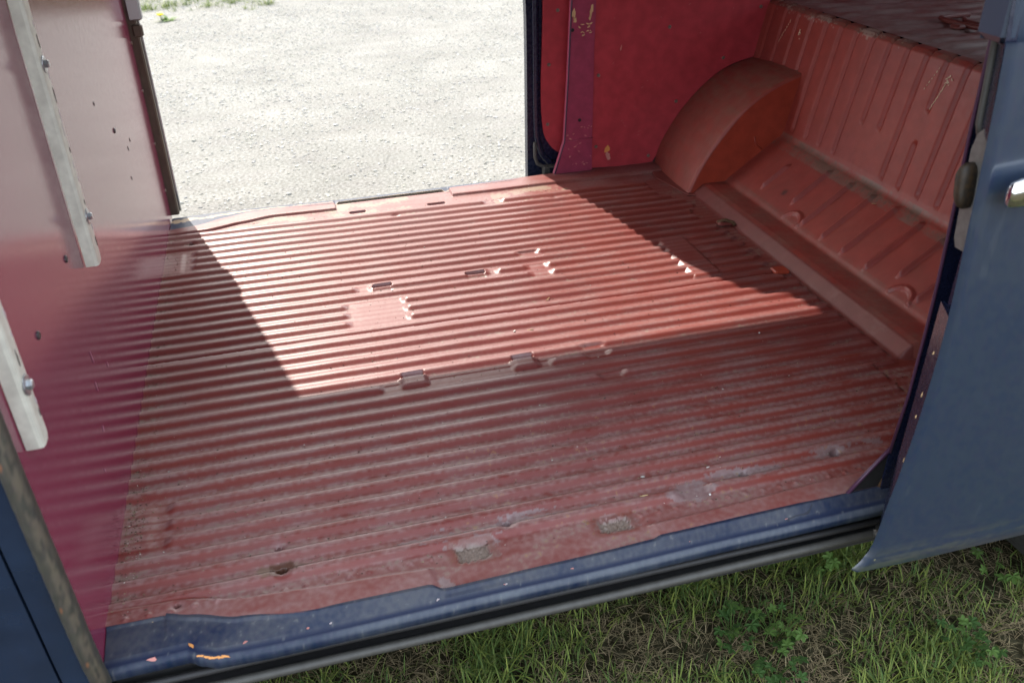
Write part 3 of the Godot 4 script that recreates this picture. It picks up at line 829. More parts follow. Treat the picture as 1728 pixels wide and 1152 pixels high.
	for p in spline([Vector2(0.829, 1.60), Vector2(0.828, 1.02), Vector2(0.823, 0.77), Vector2(0.829, 0.645), Vector2(0.845, 0.592), Vector2(0.893, 0.547), Vector2(1.0, 0.54)], 6): tr.append(p)
	tr.append_array([Vector2(1.7, 0.54), Vector2(1.7, 1.60)])
	var trim := add("door_trim", plate(tr, Vector3(0, 0, -1.030), Vector3.RIGHT, Vector3.UP, Vector3(0, 0, -0.006)), M.hardboard, door)
	for s in [[0.876, 1.001], [0.849, 0.839], [0.846, 0.648]]:
		var o := add("screw", sc, M.screw, door)
		o.transform = aim(Vector3(0, 0, 1), Vector3(s[0], s[1], -1.0298), rng.randf() * 3.0)
	add("guide_arm", tube([Vector3(0.800, 0.595, -1.02), Vector3(0.800, 0.545, -1.02), Vector3(0.808, 0.522, -1.02), Vector3(0.83, 0.510, -1.02), Vector3(0.87, 0.508, -1.02)], 0.006, 8), M.rail_worn, door)
	add("guide_arm", cbox(Vector3(0.825, 0.478, -1.025), Vector3(0.845, 0.512, -1.0), 0.003), M.rail_worn, door)

func build_near_rear() -> void:
	# flange of the near rear pillar with a gusset at its foot
	var fl := [Vector2(0.903, 0.585), Vector2(0.911, 0.70), Vector2(0.911, 0.82), Vector2(0.909, 0.90), Vector2(0.904, 1.0), Vector2(0.896, 1.135), Vector2(0.889, 1.30), Vector2(0.885, 1.72)]
	var poly := fl.duplicate()
	poly.append_array([Vector2(0.97, 1.72), Vector2(0.97, 0.47), Vector2(0.905, 0.47)])
	var pil := add("near_rear_pillar", plate(poly, Vector3(0, 0, 0.70), Vector3.RIGHT, Vector3.UP, Vector3(0, 0, -0.003)), M.blue_deep, van)
	var ed := []
	for p in fl: ed.append(Vector3(p.x, p.y, 0.699))
	add("pillar_edge", tube(ed, 0.0028, 6), M.pillar_edge, pil)
	add("gusset", plate([Vector2(0.836, 0.497), Vector2(0.905, 0.588), Vector2(0.93, 0.588), Vector2(0.93, 0.49), Vector2(0.85, 0.494)], Vector3(0, 0, 0.694), Vector3.RIGHT, Vector3.UP, Vector3(0, 0, -0.002)), M.black_worn, pil)
	add("gusset_edge", tube([Vector3(0.836, 0.498, 0.694), Vector3(0.87, 0.544, 0.695), Vector3(0.906, 0.592, 0.697)], 0.0036, 8), M.pillar_edge, pil)
	add("weld_bead", tube([Vector3(0.903, 0.505, 0.694), Vector3(0.912, 0.53, 0.694), Vector3(0.914, 0.575, 0.694)], 0.004, 6), M.rust, pil)
	# near sliding door, slid back along the side
	var door := Node3D.new(); door.name = "near_sliding_door"; van.add_child(door)
	var lead := [Vector2(0.800, 0.434), Vector2(0.815, 0.458), Vector2(0.826, 0.49), Vector2(0.831, 0.574), Vector2(0.838, 0.68), Vector2(0.841, 0.78), Vector2(0.841, 0.90), Vector2(0.834, 1.05), Vector2(0.829, 1.175), Vector2(0.823, 1.272)]
	var rows := 60
	var cols := 170
	var v := PackedVector3Array(); v.resize(rows * cols)
	var L := spline(lead, 14)
	L.append(Vector2(0.822, 1.274))
	rows = L.size()
	v.resize(rows * cols)
	var fcol := PackedColorArray(); fcol.resize(rows * cols)
	for j in rows:
		for i in cols:
			var t := float(i) / (cols - 1)
			var x := lerpf(L[j].x, 1.95, t * t)
			var y := lerpf(L[j].y, maxf(L[j].y, 0.425), minf(t * 4.0, 1.0))
			if j == 0: y = lerpf(0.434, 0.424, minf(t * 3.0, 1.0))
			var bulge := 0.012 * sin(clampf((y - 0.42) / 0.9, 0.0, 1.0) * PI)
			var rnd := 0.008 * pow(maxf(0.0, 1.0 - (x - L[j].x) / 0.012), 2.0)
			var roll := 0.005 * pow(maxf(0.0, 1.0 - (y - 0.424) / 0.03), 2.0)
			v[j * cols + i] = Vector3(x, y, 0.800 + bulge - rnd - roll)
			var mid := nz.get_noise_2d(x * 60.0, y * 60.0 + 80.0)
			var fine := nf.get_noise_2d(x * 500.0, y * 500.0)
			var c := Color(0.018, 0.029, 0.056)
			c = c.lerp(Color(0.024, 0.036, 0.060), clampf(0.4 + mid * 0.3 + fine * 0.5, 0.0, 1.0))
			var run := nf.get_noise_2d(x * 30.0 + 4.0, y * 420.0)
			var grime := smoothstep(0.50, 0.43, y) * smoothstep(-0.05, 0.45, run + 0.5 * mid + 0.3 * fine)
			c = c.lerp(Color(0.075, 0.078, 0.060), grime * 0.65)
			if nf.get_noise_2d(x * 260.0, y * 30.0 + 9.0) > 0.5 and mid > 0.1: c = c.lerp(Color(0.05, 0.06, 0.075), 0.3)
			fcol[j * cols + i] = c
	var skin := add("door_skin", sheet(v, cols, rows, fcol, true), M.door_skin, door)
	for k in 34:
		var y := rng.randf_range(0.45, 0.53)
		flake("lichen_fleck", skin, Vector3(0.835 + (y - 0.45) * 0.12 + rng.randf_range(-0.006, 0.006), y, 0.801), Vector3(0, 0, 1), Vector3(0.3, 1, 0), rng.randf_range(0.003, 0.009), rng.randf_range(0.002, 0.004), M.lichen)
	for k in 14:
		flake("lichen_fleck", skin, Vector3(rng.randf_range(0.83, 1.1), rng.randf_range(0.432, 0.445), 0.7965), Vector3(0, 0.2, 1), Vector3(1, 0.1, 0), rng.randf_range(0.003, 0.010), rng.randf_range(0.0015, 0.003), M.lichen)
	for y in [0.60, 0.66, 0.74, 0.78, 0.85]:
		flake("paint_chip", skin, Vector3(0.8395, y, 0.7965), Vector3(-0.6, 0, 0.8), Vector3(0, 1, 0), rng.randf_range(0.004, 0.011), 0.0018, M.bare_tan)
	# inner frame of the door behind the skin
	add("door_core", plate([Vector2(0.872, 0.47), Vector2(0.872, 1.26), Vector2(1.93, 1.26), Vector2(1.93, 0.47)], Vector3(0, 0, 0.790), Vector3.RIGHT, Vector3.UP, Vector3(0, 0, -0.025)), M.blue_deep, door)
	var strip := []
	for y in [0.50, 0.65, 0.80, 0.94]: strip.append(Vector3(0.866, y, 0.766))
	add("inner_return", loft([
		[Vector3(0.866, 0.495, 0.756), Vector3(0.872, 0.495, 0.756), Vector3(0.85, 0.495, 0.797), Vector3(0.834, 0.495, 0.797)],
		[Vector3(0.868, 0.70, 0.756), Vector3(0.874, 0.70, 0.756), Vector3(0.86, 0.70, 0.806), Vector3(0.843, 0.70, 0.806)],
		[Vector3(0.872, 0.905, 0.752), Vector3(0.878, 0.905, 0.752), Vector3(0.86, 0.905, 0.806), Vector3(0.845, 0.905, 0.806)]]), M.blue_deep, door)
	add("inner_return", loft([
		[Vector3(0.868, 1.155, 0.745), Vector3(0.876, 1.155, 0.745), Vector3(0.85, 1.155, 0.797), Vector3(0.832, 1.155, 0.797)],
		[Vector3(0.862, 1.30, 0.738), Vector3(0.870, 1.30, 0.738), Vector3(0.842, 1.30, 0.786), Vector3(0.826, 1.30, 0.786)],
		[Vector3(0.858, 1.70, 0.70), Vector3(0.866, 1.70, 0.70), Vector3(0.84, 1.70, 0.75), Vector3(0.822, 1.70, 0.75)]]), M.blue_deep, door)
	add("door_weatherstrip", tube([Vector3(0.868, 1.142, 0.748), Vector3(0.866, 1.16, 0.742), Vector3(0.862, 1.25, 0.738), Vector3(0.858, 1.40, 0.727), Vector3(0.855, 1.70, 0.696)], 0.005, 8), M.rail_worn, door)
	# upper half: recessed window band
	add("window_frame", cbox(Vector3(0.826, 1.268, 0.735), Vector3(0.848, 1.72, 0.788), 0.008), M.door_plain, door)
	add("window_frame", cbox(Vector3(0.824, 1.70, 0.735), Vector3(1.95, 1.74, 0.781), 0.006), M.blue_deep, door)
	add("recessed_panel", cbox(Vector3(0.8485, 1.262, 0.755), Vector3(1.95, 1.70, 0.762), 0.001), M.door_plain, door)
	# latch plate and rubber buffer on the leading edge
	var lp := add("latch_plate", plate([Vector2(0.770, 1.0), Vector2(0.764, 1.012), Vector2(0.760, 1.05), Vector2(0.753, 1.13), Vector2(0.757, 1.152), Vector2(0.768, 1.163), Vector2(0.790, 1.163), Vector2(0.798, 1.0)], Vector3(0.860, 0, 0), Vector3(0, 0, 1), Vector3.UP, Vector3(-0.007, 0, 0)), M.zinc_dull, door)
	var rings := []
	for e in [[0.0, 1.0], [0.010, 1.0], [0.016, 0.9], [0.020, 0.68]]:
		var ring := []
		for k in 18:
			var t := TAU * k / 18
			var wv: float = (0.0125 + 0.003 * cos(t * 2.0) * -1.0) * e[1]
			ring.append(Vector3(0.853 - e[0], 1.087 + sin(t) * 0.030 * e[1], 0.768 + cos(t) * (0.0125 - 0.0035 * pow(absf(cos(t)), 4.0)) * e[1] - sin(t) * 0.004))
		rings.append(ring)
	add("rubber_buffer", loft(rings, true, true), M.rubber, door)
	add("roller_stub", tube([Vector3(0.87, 0.455, 0.775), Vector3(0.845, 0.486, 0.783), Vector3(0.84, 0.50, 0.786)], 0.009, 8, 0.6), M.rail_worn, door)
	add("roller_stub", tube([Vector3(0.90, 0.44, 0.722), Vector3(0.885, 0.455, 0.745), Vector3(0.868, 0.458, 0.775)], 0.006, 8), M.rail_worn, door)
	# chrome handle
	var hr := []
	for e in [[0.849, 0.55], [0.852, 0.85], [0.864, 1.0], [0.90, 1.05], [0.96, 1.0], [1.0, 0.9], [1.015, 0.6]]:
		var ring := []
		for k in 14:
			var t := TAU * k / 14
			ring.append(Vector3(e[0], 1.098 + (e[0] - 0.85) * 0.05 + sin(t) * 0.019 * e[1], 0.834 + cos(t) * 0.010 * e[1]))
		hr.append(ring)
	add("handle", loft(hr, true, true), M.chrome, door)
	add("handle_boss", tube([Vector3(0.985, 1.10, 0.806), Vector3(0.985, 1.10, 0.834)], 0.014, 12), M.chrome, door)

# ------------------------------------------------------------------ ground, gravel, grass, debris
func blade_mesh(bend: float, w: float) -> ArrayMesh:
	var s := Soup.new(true)
	var n := 4
	var prev_l := Vector3(-w, 0, 0); var prev_r := Vector3(w, 0, 0)
	for k in range(1, n + 1):
		var t := float(k) / n
		var y := t * (1.0 - 0.35 * bend * t)
		var z := bend * t * t
		var ww := w * (1.0 - pow(t, 1.6)) + 0.002
		var l := Vector3(-ww, y, z); var r := Vector3(ww, y, z)
		s.quad(prev_l, l, r, prev_r)
		prev_l = l; prev_r = r
	return s.done()

func scatter(called: String, mesh: Mesh, m: Material, xf: Array, cols: Array, label: String, cat: String) -> void:
	var mm := MultiMesh.new()
	mm.transform_format = MultiMesh.TRANSFORM_3D
	mm.use_colors = true
	mm.mesh = mesh
	mm.instance_count = xf.size()
	for i in xf.size():
		mm.set_instance_transform(i, xf[i])
		mm.set_instance_color(i, cols[i])
	var o := MultiMeshInstance3D.new()
	o.name = called
	o.multimesh = mm
	o.material_override = m
	add_child(o, true)
	tag(o, label, cat, "", "stuff")

func build_ground() -> void:
	var g := PlaneMesh.new(); g.size = Vector2(160, 160)
	var go := add("ground", g, M.soil)
	go.position.y = -0.006
	go.set_meta("kind", "structure")
	# gravel yard with an uneven crown
	var nu := 220; var nv := 120
	var v := PackedVector3Array(); v.resize(nu * nv)
	var gc := PackedColorArray(); gc.resize(nu * nv)
	for j in nv:
		for i in nu:
			var x := lerpf(-14.0, 16.0, float(i) / (nu - 1))
			var z := lerpf(-8.0 + 0.35 * sin(x * 0.9) + 0.25 * nz.get_noise_2d(x * 6.0, 0.0) , -0.15, float(j) / (nv - 1))
			v[j * nu + i] = Vector3(x, 0.004 + 0.02 * (nz.get_noise_2d(x * 2.5, z * 2.5) + 0.6) * smoothstep(-0.15, -0.9, z), z)
			var tone := 0.315 * (1.0 + 0.16 * nz.get_noise_2d(x * 9.0 + 70.0, z * 14.0) + 0.12 * nf.get_noise_2d(x * 40.0, z * 40.0))
			gc[j * nu + i] = Color(tone, tone * 0.995, tone * 0.985)
	var gr := add("gravel_yard", sheet(v, nu, nv, gc), M.gravel)
	gr.set_meta("kind", "structure")
	# loose stones
	for kind in 3:
		var s := Soup.new(false)
		var ico := SphereMesh.new(); ico.radius = 0.5; ico.height = 0.7; ico.radial_segments = 7; ico.rings = 3
		var st := SurfaceTool.new(); st.create_from(ico, 0)
		var a := st.commit_to_arrays()
		var pv: PackedVector3Array = a[Mesh.ARRAY_VERTEX]; var pi: PackedInt32Array = a[Mesh.ARRAY_INDEX]
		for i in pv.size(): pv[i] *= 1.0 + 0.55 * nf.get_noise_3d(pv[i].x * 90.0 + kind * 300.0, pv[i].y * 90.0, pv[i].z * 90.0)
		for i in range(0, pi.size(), 3): s.tri(pv[pi[i]], pv[pi[i + 1]], pv[pi[i + 2]])
		var mesh := s.done()
		var xf := []; var cl := []
		for k in 42000:
			var x := rng.randf_range(-4.5, 5.5); var z := -0.95 - 7.2 * pow(rng.randf(), 0.8)
			if nz.get_noise_2d(x * 9.0, z * 9.0) + rng.randf_range(-0.5, 0.5) < -0.2: continue
			var sz := 0.005 + 0.012 * pow(rng.randf(), 3.0)
			if rng.randf() < 0.01: sz *= 1.6
			var b := Basis.from_euler(Vector3(rng.randf_range(-0.4, 0.4), rng.randf() * TAU, rng.randf_range(-0.4, 0.4))).scaled(Vector3(sz * rng.randf_range(0.8, 1.4), sz * 0.6, sz))
			xf.append(Transform3D(b, Vector3(x, 0.004 + 0.02 * (nz.get_noise_2d(x * 2.5, z * 2.5) + 0.6) + sz * 0.15, z)))
			var q := rng.randf_range(0.24, 0.42)
			cl.append(Color(q * 1.02, q, q * rng.randf_range(0.86, 0.98)))
		scatter("gravel_stones", mesh, M.stone, xf, cl, ["pale rounded loose stones strewn over the gravel yard", "small grey chippings strewn over the gravel yard", "fine angular gravel strewn over the yard"][kind], "gravel")
	# grass in the van's shade and at the far end of the yard
	var kinds := [[0.18, 0.022], [0.45, 0.019], [0.75, 0.021]]
	var lists := [[], [], []]; var cols := [[], [], []]
	var tufts := []
	for k in 11200:
		var near := k < 8200
		var x := rng.randf_range(-1.2, 3.0); var z := -0.1 + 2.6 * rng.randf()
		if k >= 4200 and near: x = rng.randf_range(-0.3, 2.2); z = rng.randf_range(0.15, 1.1)
		if not near:
			x = rng.randf_range(-4.0, 3.2); z = -7.55 - 4.0 * pow(rng.randf(), 1.4)
			if k < 9200 and nz.get_noise_2d(x * 7.0, z * 7.0) < lerpf(0.25, -0.4, smoothstep(-7.55, -8.6, z)): continue
			if x > -0.2 and z > -8.4: continue
		if k >= 9200: x = rng.randf_range(-2.2, 0.1); z = -7.25 - 1.5 * pow(rng.randf(), 0.6) + 0.35 * nz.get_noise_2d(x * 12.0, 7.0)
		var lush := nz.get_noise_2d(x * 22.0 + 400.0, z * 22.0)
		var n := 6 + int(clampf(9.0 * (lush + 0.45), 0.0, 11.0))
		for b in n:
			var dry := rng.randf() < clampf(0.46 - lush * 2.0, 0.08, 0.95)
			var h := rng.randf_range(0.022, 0.058) * (1.0 + 0.5 * lush)
			if not near: h *= 1.7
			var kk := rng.randi() % 3
			if dry: h *= 0.85; kk = 2 if rng.randf() < 0.6 else 1
			var pos := Vector3(x + rng.randfn() * 0.016, 0.0, z + rng.randfn() * 0.016)
			var yaw := rng.randf() * TAU
			var tilt := rng.randf_range(0.05, 0.55) + (rng.randf_range(0.3, 0.9) if dry else 0.0)
			var bs := Basis(Vector3.UP, yaw) * Basis(Vector3.RIGHT, tilt)
			lists[kk].append(Transform3D(bs.scaled_local(Vector3(h * rng.randf_range(0.9, 1.7) * (0.7 if dry else 1.0), h, h)), pos))
			var c := Color(0.048, 0.095, 0.020).lerp(Color(0.21, 0.24, 0.05), pow(rng.randf(), 1.3))
			if dry: c = Color(0.16, 0.115, 0.06).lerp(Color(0.36, 0.29, 0.16), rng.randf())
			cols[kk].append(c)
	for kk in 3:
		scatter("grass", blade_mesh(kinds[kk][0], kinds[kk][1]), M.grass, lists[kk], cols[kk], ["upright short grass blades beside the van", "curved grass blades beside the van", "drooping and dry grass blades beside the van"][kk], "grass")
	# dry thatch lying between the tufts
	var xf := []; var cl := []
	for k in 16000:
		var x := rng.randf_range(-0.8, 2.6); var z := rng.randf_range(-0.05, 1.7)
		var l := rng.randf_range(0.02, 0.06)
		var b := Basis(Vector3.UP, rng.randf() * TAU) * Basis(Vector3.RIGHT, rng.randf_range(1.2, 1.6))
		xf.append(Transform3D(b.scaled_local(Vector3(l * 0.7, l, l)), Vector3(x, rng.randf_range(0.003, 0.012), z)))
		cl.append(Color(0.12, 0.085, 0.05).lerp(Color(0.36, 0.27, 0.16), rng.randf()))
	scatter("thatch", blade_mesh(0.3, 0.025), M.grass, xf, cl, "dry brown thatch lying flat between the grass tufts", "thatch")

func leaflet_mesh() -> ArrayMesh:
	# a palmate leaf of five notched leaflets on a stalk
	var s := Soup.new()
	for k in 5:
		var a := (k - 2) * 0.95
		var len := 1.0 - 0.14 * absf(k - 2)
		var d := Vector3(sin(a), 0, cos(a))
		var w := Vector3(cos(a), 0, -sin(a))
		var prev := [Vector3.ZERO, Vector3.ZERO, Vector3.ZERO]
		for j in range(1, 6):
			var t := j / 5.0
			var ww := 0.24 * sin(pow(t, 1.3) * PI * 0.93) + 0.015 + (0.03 if j % 2 == 0 else 0.0)
			var y := 0.18 * t - 0.22 * t * t
			var c := d * t * len + Vector3.UP * (y - 0.03)
			var l := d * t * len - w * ww * len + Vector3.UP * (y + 0.05); var r := d * t * len + w * ww * len + Vector3.UP * (y + 0.05)
			s.quad(prev[0], l, c, prev[1]); s.quad(prev[1], c, r, prev[2])
			prev = [l, c, r]
	return s.done()

func build_plants() -> void:
	var leaf := leaflet_mesh()
	var spots := [[0.764, 0.555, 22, 0.06, "dense dark cinquefoil clump in the grass below the door track", 0], [0.86, 0.575, 20, 0.06, "looser cinquefoil clump beside the dense dark one", 1], [0.80, 0.655, 14, 0.06, "low cinquefoil clump spreading in front of the dense dark one", 0],
		[1.217, 0.718, 20, 0.065, "dark cinquefoil clump in dry grass beneath the sliding door", 0], [1.42, 0.563, 8, 0.05, "bright green cinquefoil sprig beside the rear tyre", 1], [1.045, 0.433, 6, 0.035, "tiny cinquefoil sprig by the end of the door track", 1]]
	for s in spots:
		var o := Node3D.new(); o.name = "cinquefoil_plant"; add_child(o, true)
		o.position = Vector3(s[0], 0, s[1])
		tag(o, s[4], "weed", "weeds growing in the grass")
		for k in int(s[2]):
			var a := rng.randf() * TAU
			var r: float = s[3] * sqrt(rng.randf())
			var h := rng.randf_range(0.025, 0.06)
			var tip := Vector3(cos(a) * r, h, sin(a) * r)
			var l := add("leaf", leaf, [M.leaf_dark, M.leaf_mid][s[5] if rng.randf() < 0.75 else 1 - int(s[5])], o)
			var sc := rng.randf_range(0.012, 0.021)
			l.transform = Transform3D(Basis.from_euler(Vector3(rng.randf_range(-0.9, 0.3), rng.randf() * TAU, rng.randf_range(-0.6, 0.6))).scaled(Vector3.ONE * sc), tip)
			add("stem", tube([Vector3(tip.x * 0.3, 0, tip.z * 0.3), Vector3(tip.x * 0.7, h * 0.7, tip.z * 0.7), tip], 0.0009, 5), M.leaf_mid, o)
	# dandelion at the edge of the yard
	var d := Node3D.new(); d.name = "dandelion"; add_child(d)
	d.position = Vector3(-0.887, 0.012, -7.02)
	tag(d, "yellow dandelion with a green leaf rosette at the gravel edge", "flower")
	add("flower", lathe([Vector2(0.008, 0.05), Vector2(0.026, 0.058), Vector2(0.030, 0.066), Vector2(0.022, 0.074), Vector2(0.006, 0.077)], 14), M.yellow, d)
	add("stem", tube([Vector3(0.004, 0, 0), Vector3(0.002, 0.03, 0.002), Vector3(0, 0.055, 0)], 0.003, 6), M.leaf_mid, d)
	for k in 16:
		var a := rng.randf() * TAU
		var l := add("leaf", blade_mesh(0.5, 0.13), M.leaf_mid, d)
		l.transform = Transform3D((Basis(Vector3.UP, a) * Basis(Vector3.RIGHT, rng.randf_range(0.5, 1.1))).scaled(Vector3.ONE * rng.randf_range(0.08, 0.14)), Vector3(0.06 + rng.randf_range(-0.05, 0.05), 0.0, rng.randf_range(-0.04, 0.04)))

func on_floor(x: float, z: float) -> Vector3:
	return Vector3(x, FY + floor_h(x, z), z)

func build_debris() -> void:
	# crumbs of grit and straw swept into the grooves
	var s := Soup.new()
	var pts := [Vector3(0.5, 0, 0), Vector3(-0.4, 0.1, 0.35), Vector3(-0.3, -0.05, -0.5), Vector3(0.05, 0.45, 0), Vector3(0, -0.4, 0.1)]
	for f in [[0, 3, 1], [1, 3, 2], [2, 3, 0], [0, 1, 4], [1, 2, 4], [2, 0, 4]]: s.tri(pts[f[0]], pts[f[1]], pts[f[2]])
	var xf := []; var cl := []
	for k in 6500:
		var x := rng.randf_range(-0.345, 1.17); var z := rng.randf_range(-0.84, 0.64)
		if rng.randf() < 0.45: z = rng.randf_range(0.25, 0.66)
		if rng.randf() < 0.18: x = -0.348 + 0.03 * rng.randf()
		var h := floor_h(x, z)
		if h > 0.003 and rng.randf() < 0.75: continue
		if h < -0.003: continue
		var sz := 0.0010 + 0.0018 * pow(rng.randf(), 3.0)
		xf.append(Transform3D(Basis.from_euler(Vector3(0, rng.randf() * TAU, 0)).scaled(Vector3(sz * rng.randf_range(0.8, 2.2), sz, sz)), Vector3(x, FY + h + sz * 0.3, z)))
		var q := rng.randf()
		cl.append(Color(0.07, 0.05, 0.035) if q < 0.5 else (Color(0.24, 0.185, 0.12) if q < 0.94 else Color(0.5, 0.47, 0.42)))
	scatter("grit", s.done(), M.stone, xf, cl, "grit and crumbs lying in the grooves of the cargo floor", "grit")
	# single bits that stand out
	var chip := SphereMesh.new(); chip.radius = 0.5; chip.height = 1.0; chip.radial_segments = 10; chip.rings = 6
	var bits := [["seed_husk", 0.447, -0.011, 0.0095, 0.0035, 0.7, M.white, "white husk lying in the sunlit part of the ribbed floor", "husk"], ["wood_chip", 0.527, 0.549, 0.0085, 0.004, -0.2, M.white_dull, "pale wood chip in a groove near the blue sill", "wood chip"],
		["pebble", 0.976, 0.157, 0.005, 0.005, 0.0, M.white_dull, "small pale pebble just inside the shaded ribs by the bulkhead", "pebble"], ["pebble", 0.62, 0.625, 0.004, 0.004, 0.0, M.white, "tiny white pebble on the bare grey pad near the sill", "pebble"],
		["wood_chip", 0.645, 0.565, 0.008, 0.003, 0.2, M.white_dull, "sliver of pale wood beside the rim of the middle bolt hole", "wood chip"], ["wood_splinter", 0.545, 0.31, 0.007, 0.003, 0.4, M.dirt, "dark splinter on the ribs below the short stamped pad", "splinter"]]
	for b in bits:
		var o := add(b[0], chip, b[6])
		var q := on_floor(b[1], b[2])
		o.transform = Transform3D(Basis(Vector3.UP, b[5]).scaled_local(Vector3(b[3], b[4] * 0.7, b[4])), q + Vector3.UP * b[4] * 0.3)
		tag(o, b[7], b[8])
	# two straws
	for b in [[0.475, 0.0, 0.5, "short straw lying beside the white husk"], [0.50, 0.60, 0.2, "dry straw lying in the groove next to the rusty pad"], [0.56, -0.13, -0.6, "curled straw on the flat strip along the sunlit floor"]]:
		var p0 := on_floor(b[0], b[1]) + Vector3.UP * 0.0012
		var dd := Vector3(cos(b[2]), 0, sin(b[2])) * 0.014
		var p1 := on_floor(p0.x + dd.x, p0.z + dd.z) + Vector3.UP * 0.0012
		var o := add("straw", tube([p0, p0.lerp(p1, 0.5) + Vector3(0, 0.0015, 0.002), p1], 0.0009, 5), M.straw)
		tag(o, b[3], "straw")
	# dead leaf in the crease of the bulkhead
	var lf := add("dead_leaf", blade_mesh(0.5, 0.28), M.straw)
	lf.transform = Transform3D((Basis(Vector3.UP, 0.6) * Basis(Vector3.RIGHT, 0.9)).scaled(Vector3.ONE * 0.014), Vector3(1.447, 0.6385, -0.144))
	tag(lf, "small dry tan leaf resting on the sloped bulkhead", "leaf")

func materials() -> void:
	var w := Color.WHITE
	var speck := noise_tex(0.25, Color(0.84, 0.83, 0.83), Color(1, 1, 1), 3, 512, 0.0, 11, FastNoiseLite.TYPE_SIMPLEX_SMOOTH)
	var blotch := noise_tex(0.012, Color(0.86, 0.85, 0.85), Color(1, 1, 1), 5, 512, 0.0, 12)
	var dots := noise_tex(0.22, Color(0.45, 0.42, 0.42), Color(1, 1, 1), 2, 1024, 0.0, 23, FastNoiseLite.TYPE_SIMPLEX_SMOOTH, 0.16)
	var rough_v := noise_tex(0.02, Color(0.45, 0.45, 0.45), Color(1, 1, 1), 5, 512, 0.0, 13)
	var rough_hi := noise_tex(0.03, Color(0.72, 0.72, 0.72), Color(1, 1, 1), 5, 512, 0.0, 14)
	var fine_b := noise_tex(0.12, w, w, 3, 512, 1.2, 15)
	var peel_b := noise_tex(0.05, w, w, 3, 512, 1.0, 16)
	var grav_b := noise_tex(0.06, w, w, 4, 1024, 7.0, 17, FastNoiseLite.TYPE_CELLULAR)
	var grav_c := noise_tex(0.05, Color(0.66, 0.65, 0.62), Color(1, 1, 0.985), 5, 1024, 0.0, 18)
	var soil_c := noise_tex(0.03, Color(0.45, 0.42, 0.38), Color(1, 1, 1), 5, 512, 0.0, 19)
	M.floor = mat(w, 0.45, {"vc": true, "tex": speck, "scale": 5.0, "rtex": rough_hi, "bump": fine_b, "bscale": 0.12, "spec": 0.52})
	M.red_shell = mat(w, 0.55, {"vc": true, "tex": blotch, "scale": 3.0, "rtex": rough_hi, "bump": peel_b, "bscale": 0.25})
	M.plain_red = mat(lin(0.19, 0.045, 0.036), 0.5, {"tex": blotch, "scale": 4.0})
	M.arch_red = mat(lin(0.36, 0.052, 0.026), 0.45, {"tex": blotch, "scale": 3.0, "bump": peel_b, "bscale": 0.25})
	M.plum = mat(lin(0.20, 0.024, 0.062), 0.22, {"tex": dots, "scale": 5.0, "rtex": rough_v, "bump": fine_b, "bscale": 0.08, "spec": 0.8})
	M.pillar = mat(lin(0.32, 0.045, 0.095), 0.4, {"tex": blotch, "scale": 4.0, "bump": peel_b, "bscale": 0.2})
	M.pillar_edge = mat(lin(0.075, 0.026, 0.060), 0.4, {"tex": speck, "scale": 8.0})
	M.hardboard = mat(lin(0.45, 0.045, 0.060), 0.46, {"tex": blotch, "scale": 3.0, "rtex": rough_hi, "bump": fine_b, "bscale": 0.2})
	M.blue = mat(lin(0.015, 0.026, 0.052), 0.3, {"tex": blotch, "scale": 2.0, "rtex": rough_v, "coat": 0.4, "crough": 0.12})
	M.blue_deep = mat(lin(0.010, 0.013, 0.036), 0.38, {"tex": blotch, "scale": 5.0, "rtex": rough_v})
	M.door_skin = mat(w, 0.42, {"vc": true, "rtex": rough_hi, "scale": 2.0, "coat": 1.0, "crough": 0.14, "bump": peel_b, "bscale": 0.05})
	M.door_plain = mat(lin(0.021, 0.033, 0.058), 0.4, {"coat": 0.5, "crough": 0.2})
	M.sill = mat(w, 0.55, {"spec": 0.4, "vc": true, "tex": speck, "scale": 6.0, "rtex": rough_hi, "bump": fine_b, "bscale": 0.25})
	M.roof = mat(lin(0.20, 0.07, 0.06), 0.6, {"tex": blotch})
	M.black = mat(lin(0.010, 0.009, 0.009), 0.7)
	M.black_worn = mat(lin(0.022, 0.020, 0.020), 0.6, {"tex": blotch, "scale": 8.0, "bump": peel_b, "bscale": 0.3})
	M.rail = mat(lin(0.68, 0.65, 0.55), 0.42, {"tex": blotch, "scale": 5.0})
	M.rail_worn = mat(lin(0.072, 0.068, 0.060), 0.55, {"tex": blotch, "scale": 7.0, "metal": 0.2, "bump": peel_b, "bscale": 0.3})
	M.zinc = mat(lin(0.45, 0.46, 0.47), 0.35, {"metal": 0.85})
	M.zinc_dull = mat(lin(0.20, 0.19, 0.175), 0.5, {"metal": 0.5, "tex": blotch, "scale": 12.0})
	M.screw = mat(lin(0.20, 0.16, 0.13), 0.45, {"metal": 0.7})
	M.dark_metal = mat(lin(0.10, 0.09, 0.09), 0.4, {"metal": 0.7})
	M.bronze = mat(lin(0.11, 0.082, 0.06), 0.4, {"metal": 0.4, "tex": blotch, "scale": 5.0})
	M.seal = mat(lin(0.085, 0.068, 0.048), 0.65, {"tex": soil_c, "scale": 10.0, "bump": fine_b, "bscale": 1.0})
	M.rubber = mat(lin(0.06, 0.05, 0.04), 0.6, {"tex": noise_tex(0.02, Color(0.35, 0.33, 0.32), Color(1.0, 0.8, 0.5), 4, 256, 0.0, 31), "scale": 20.0})
	M.tyre = mat(lin(0.035, 0.034, 0.033), 0.85, {"tex": soil_c, "scale": 4.0})
	M.rust = mat(lin(0.16, 0.08, 0.03), 0.8, {"tex": soil_c, "scale": 12.0})
	M.bare = mat(lin(0.62, 0.50, 0.34), 0.6)
	M.bare_tan = mat(lin(0.55, 0.36, 0.18), 0.6)
	M.primer = mat(lin(0.62, 0.26, 0.07), 0.6)
	M.primer_pink = mat(lin(0.50, 0.20, 0.17), 0.6)
	M.scuff = mat(lin(0.50, 0.42, 0.42), 0.55)
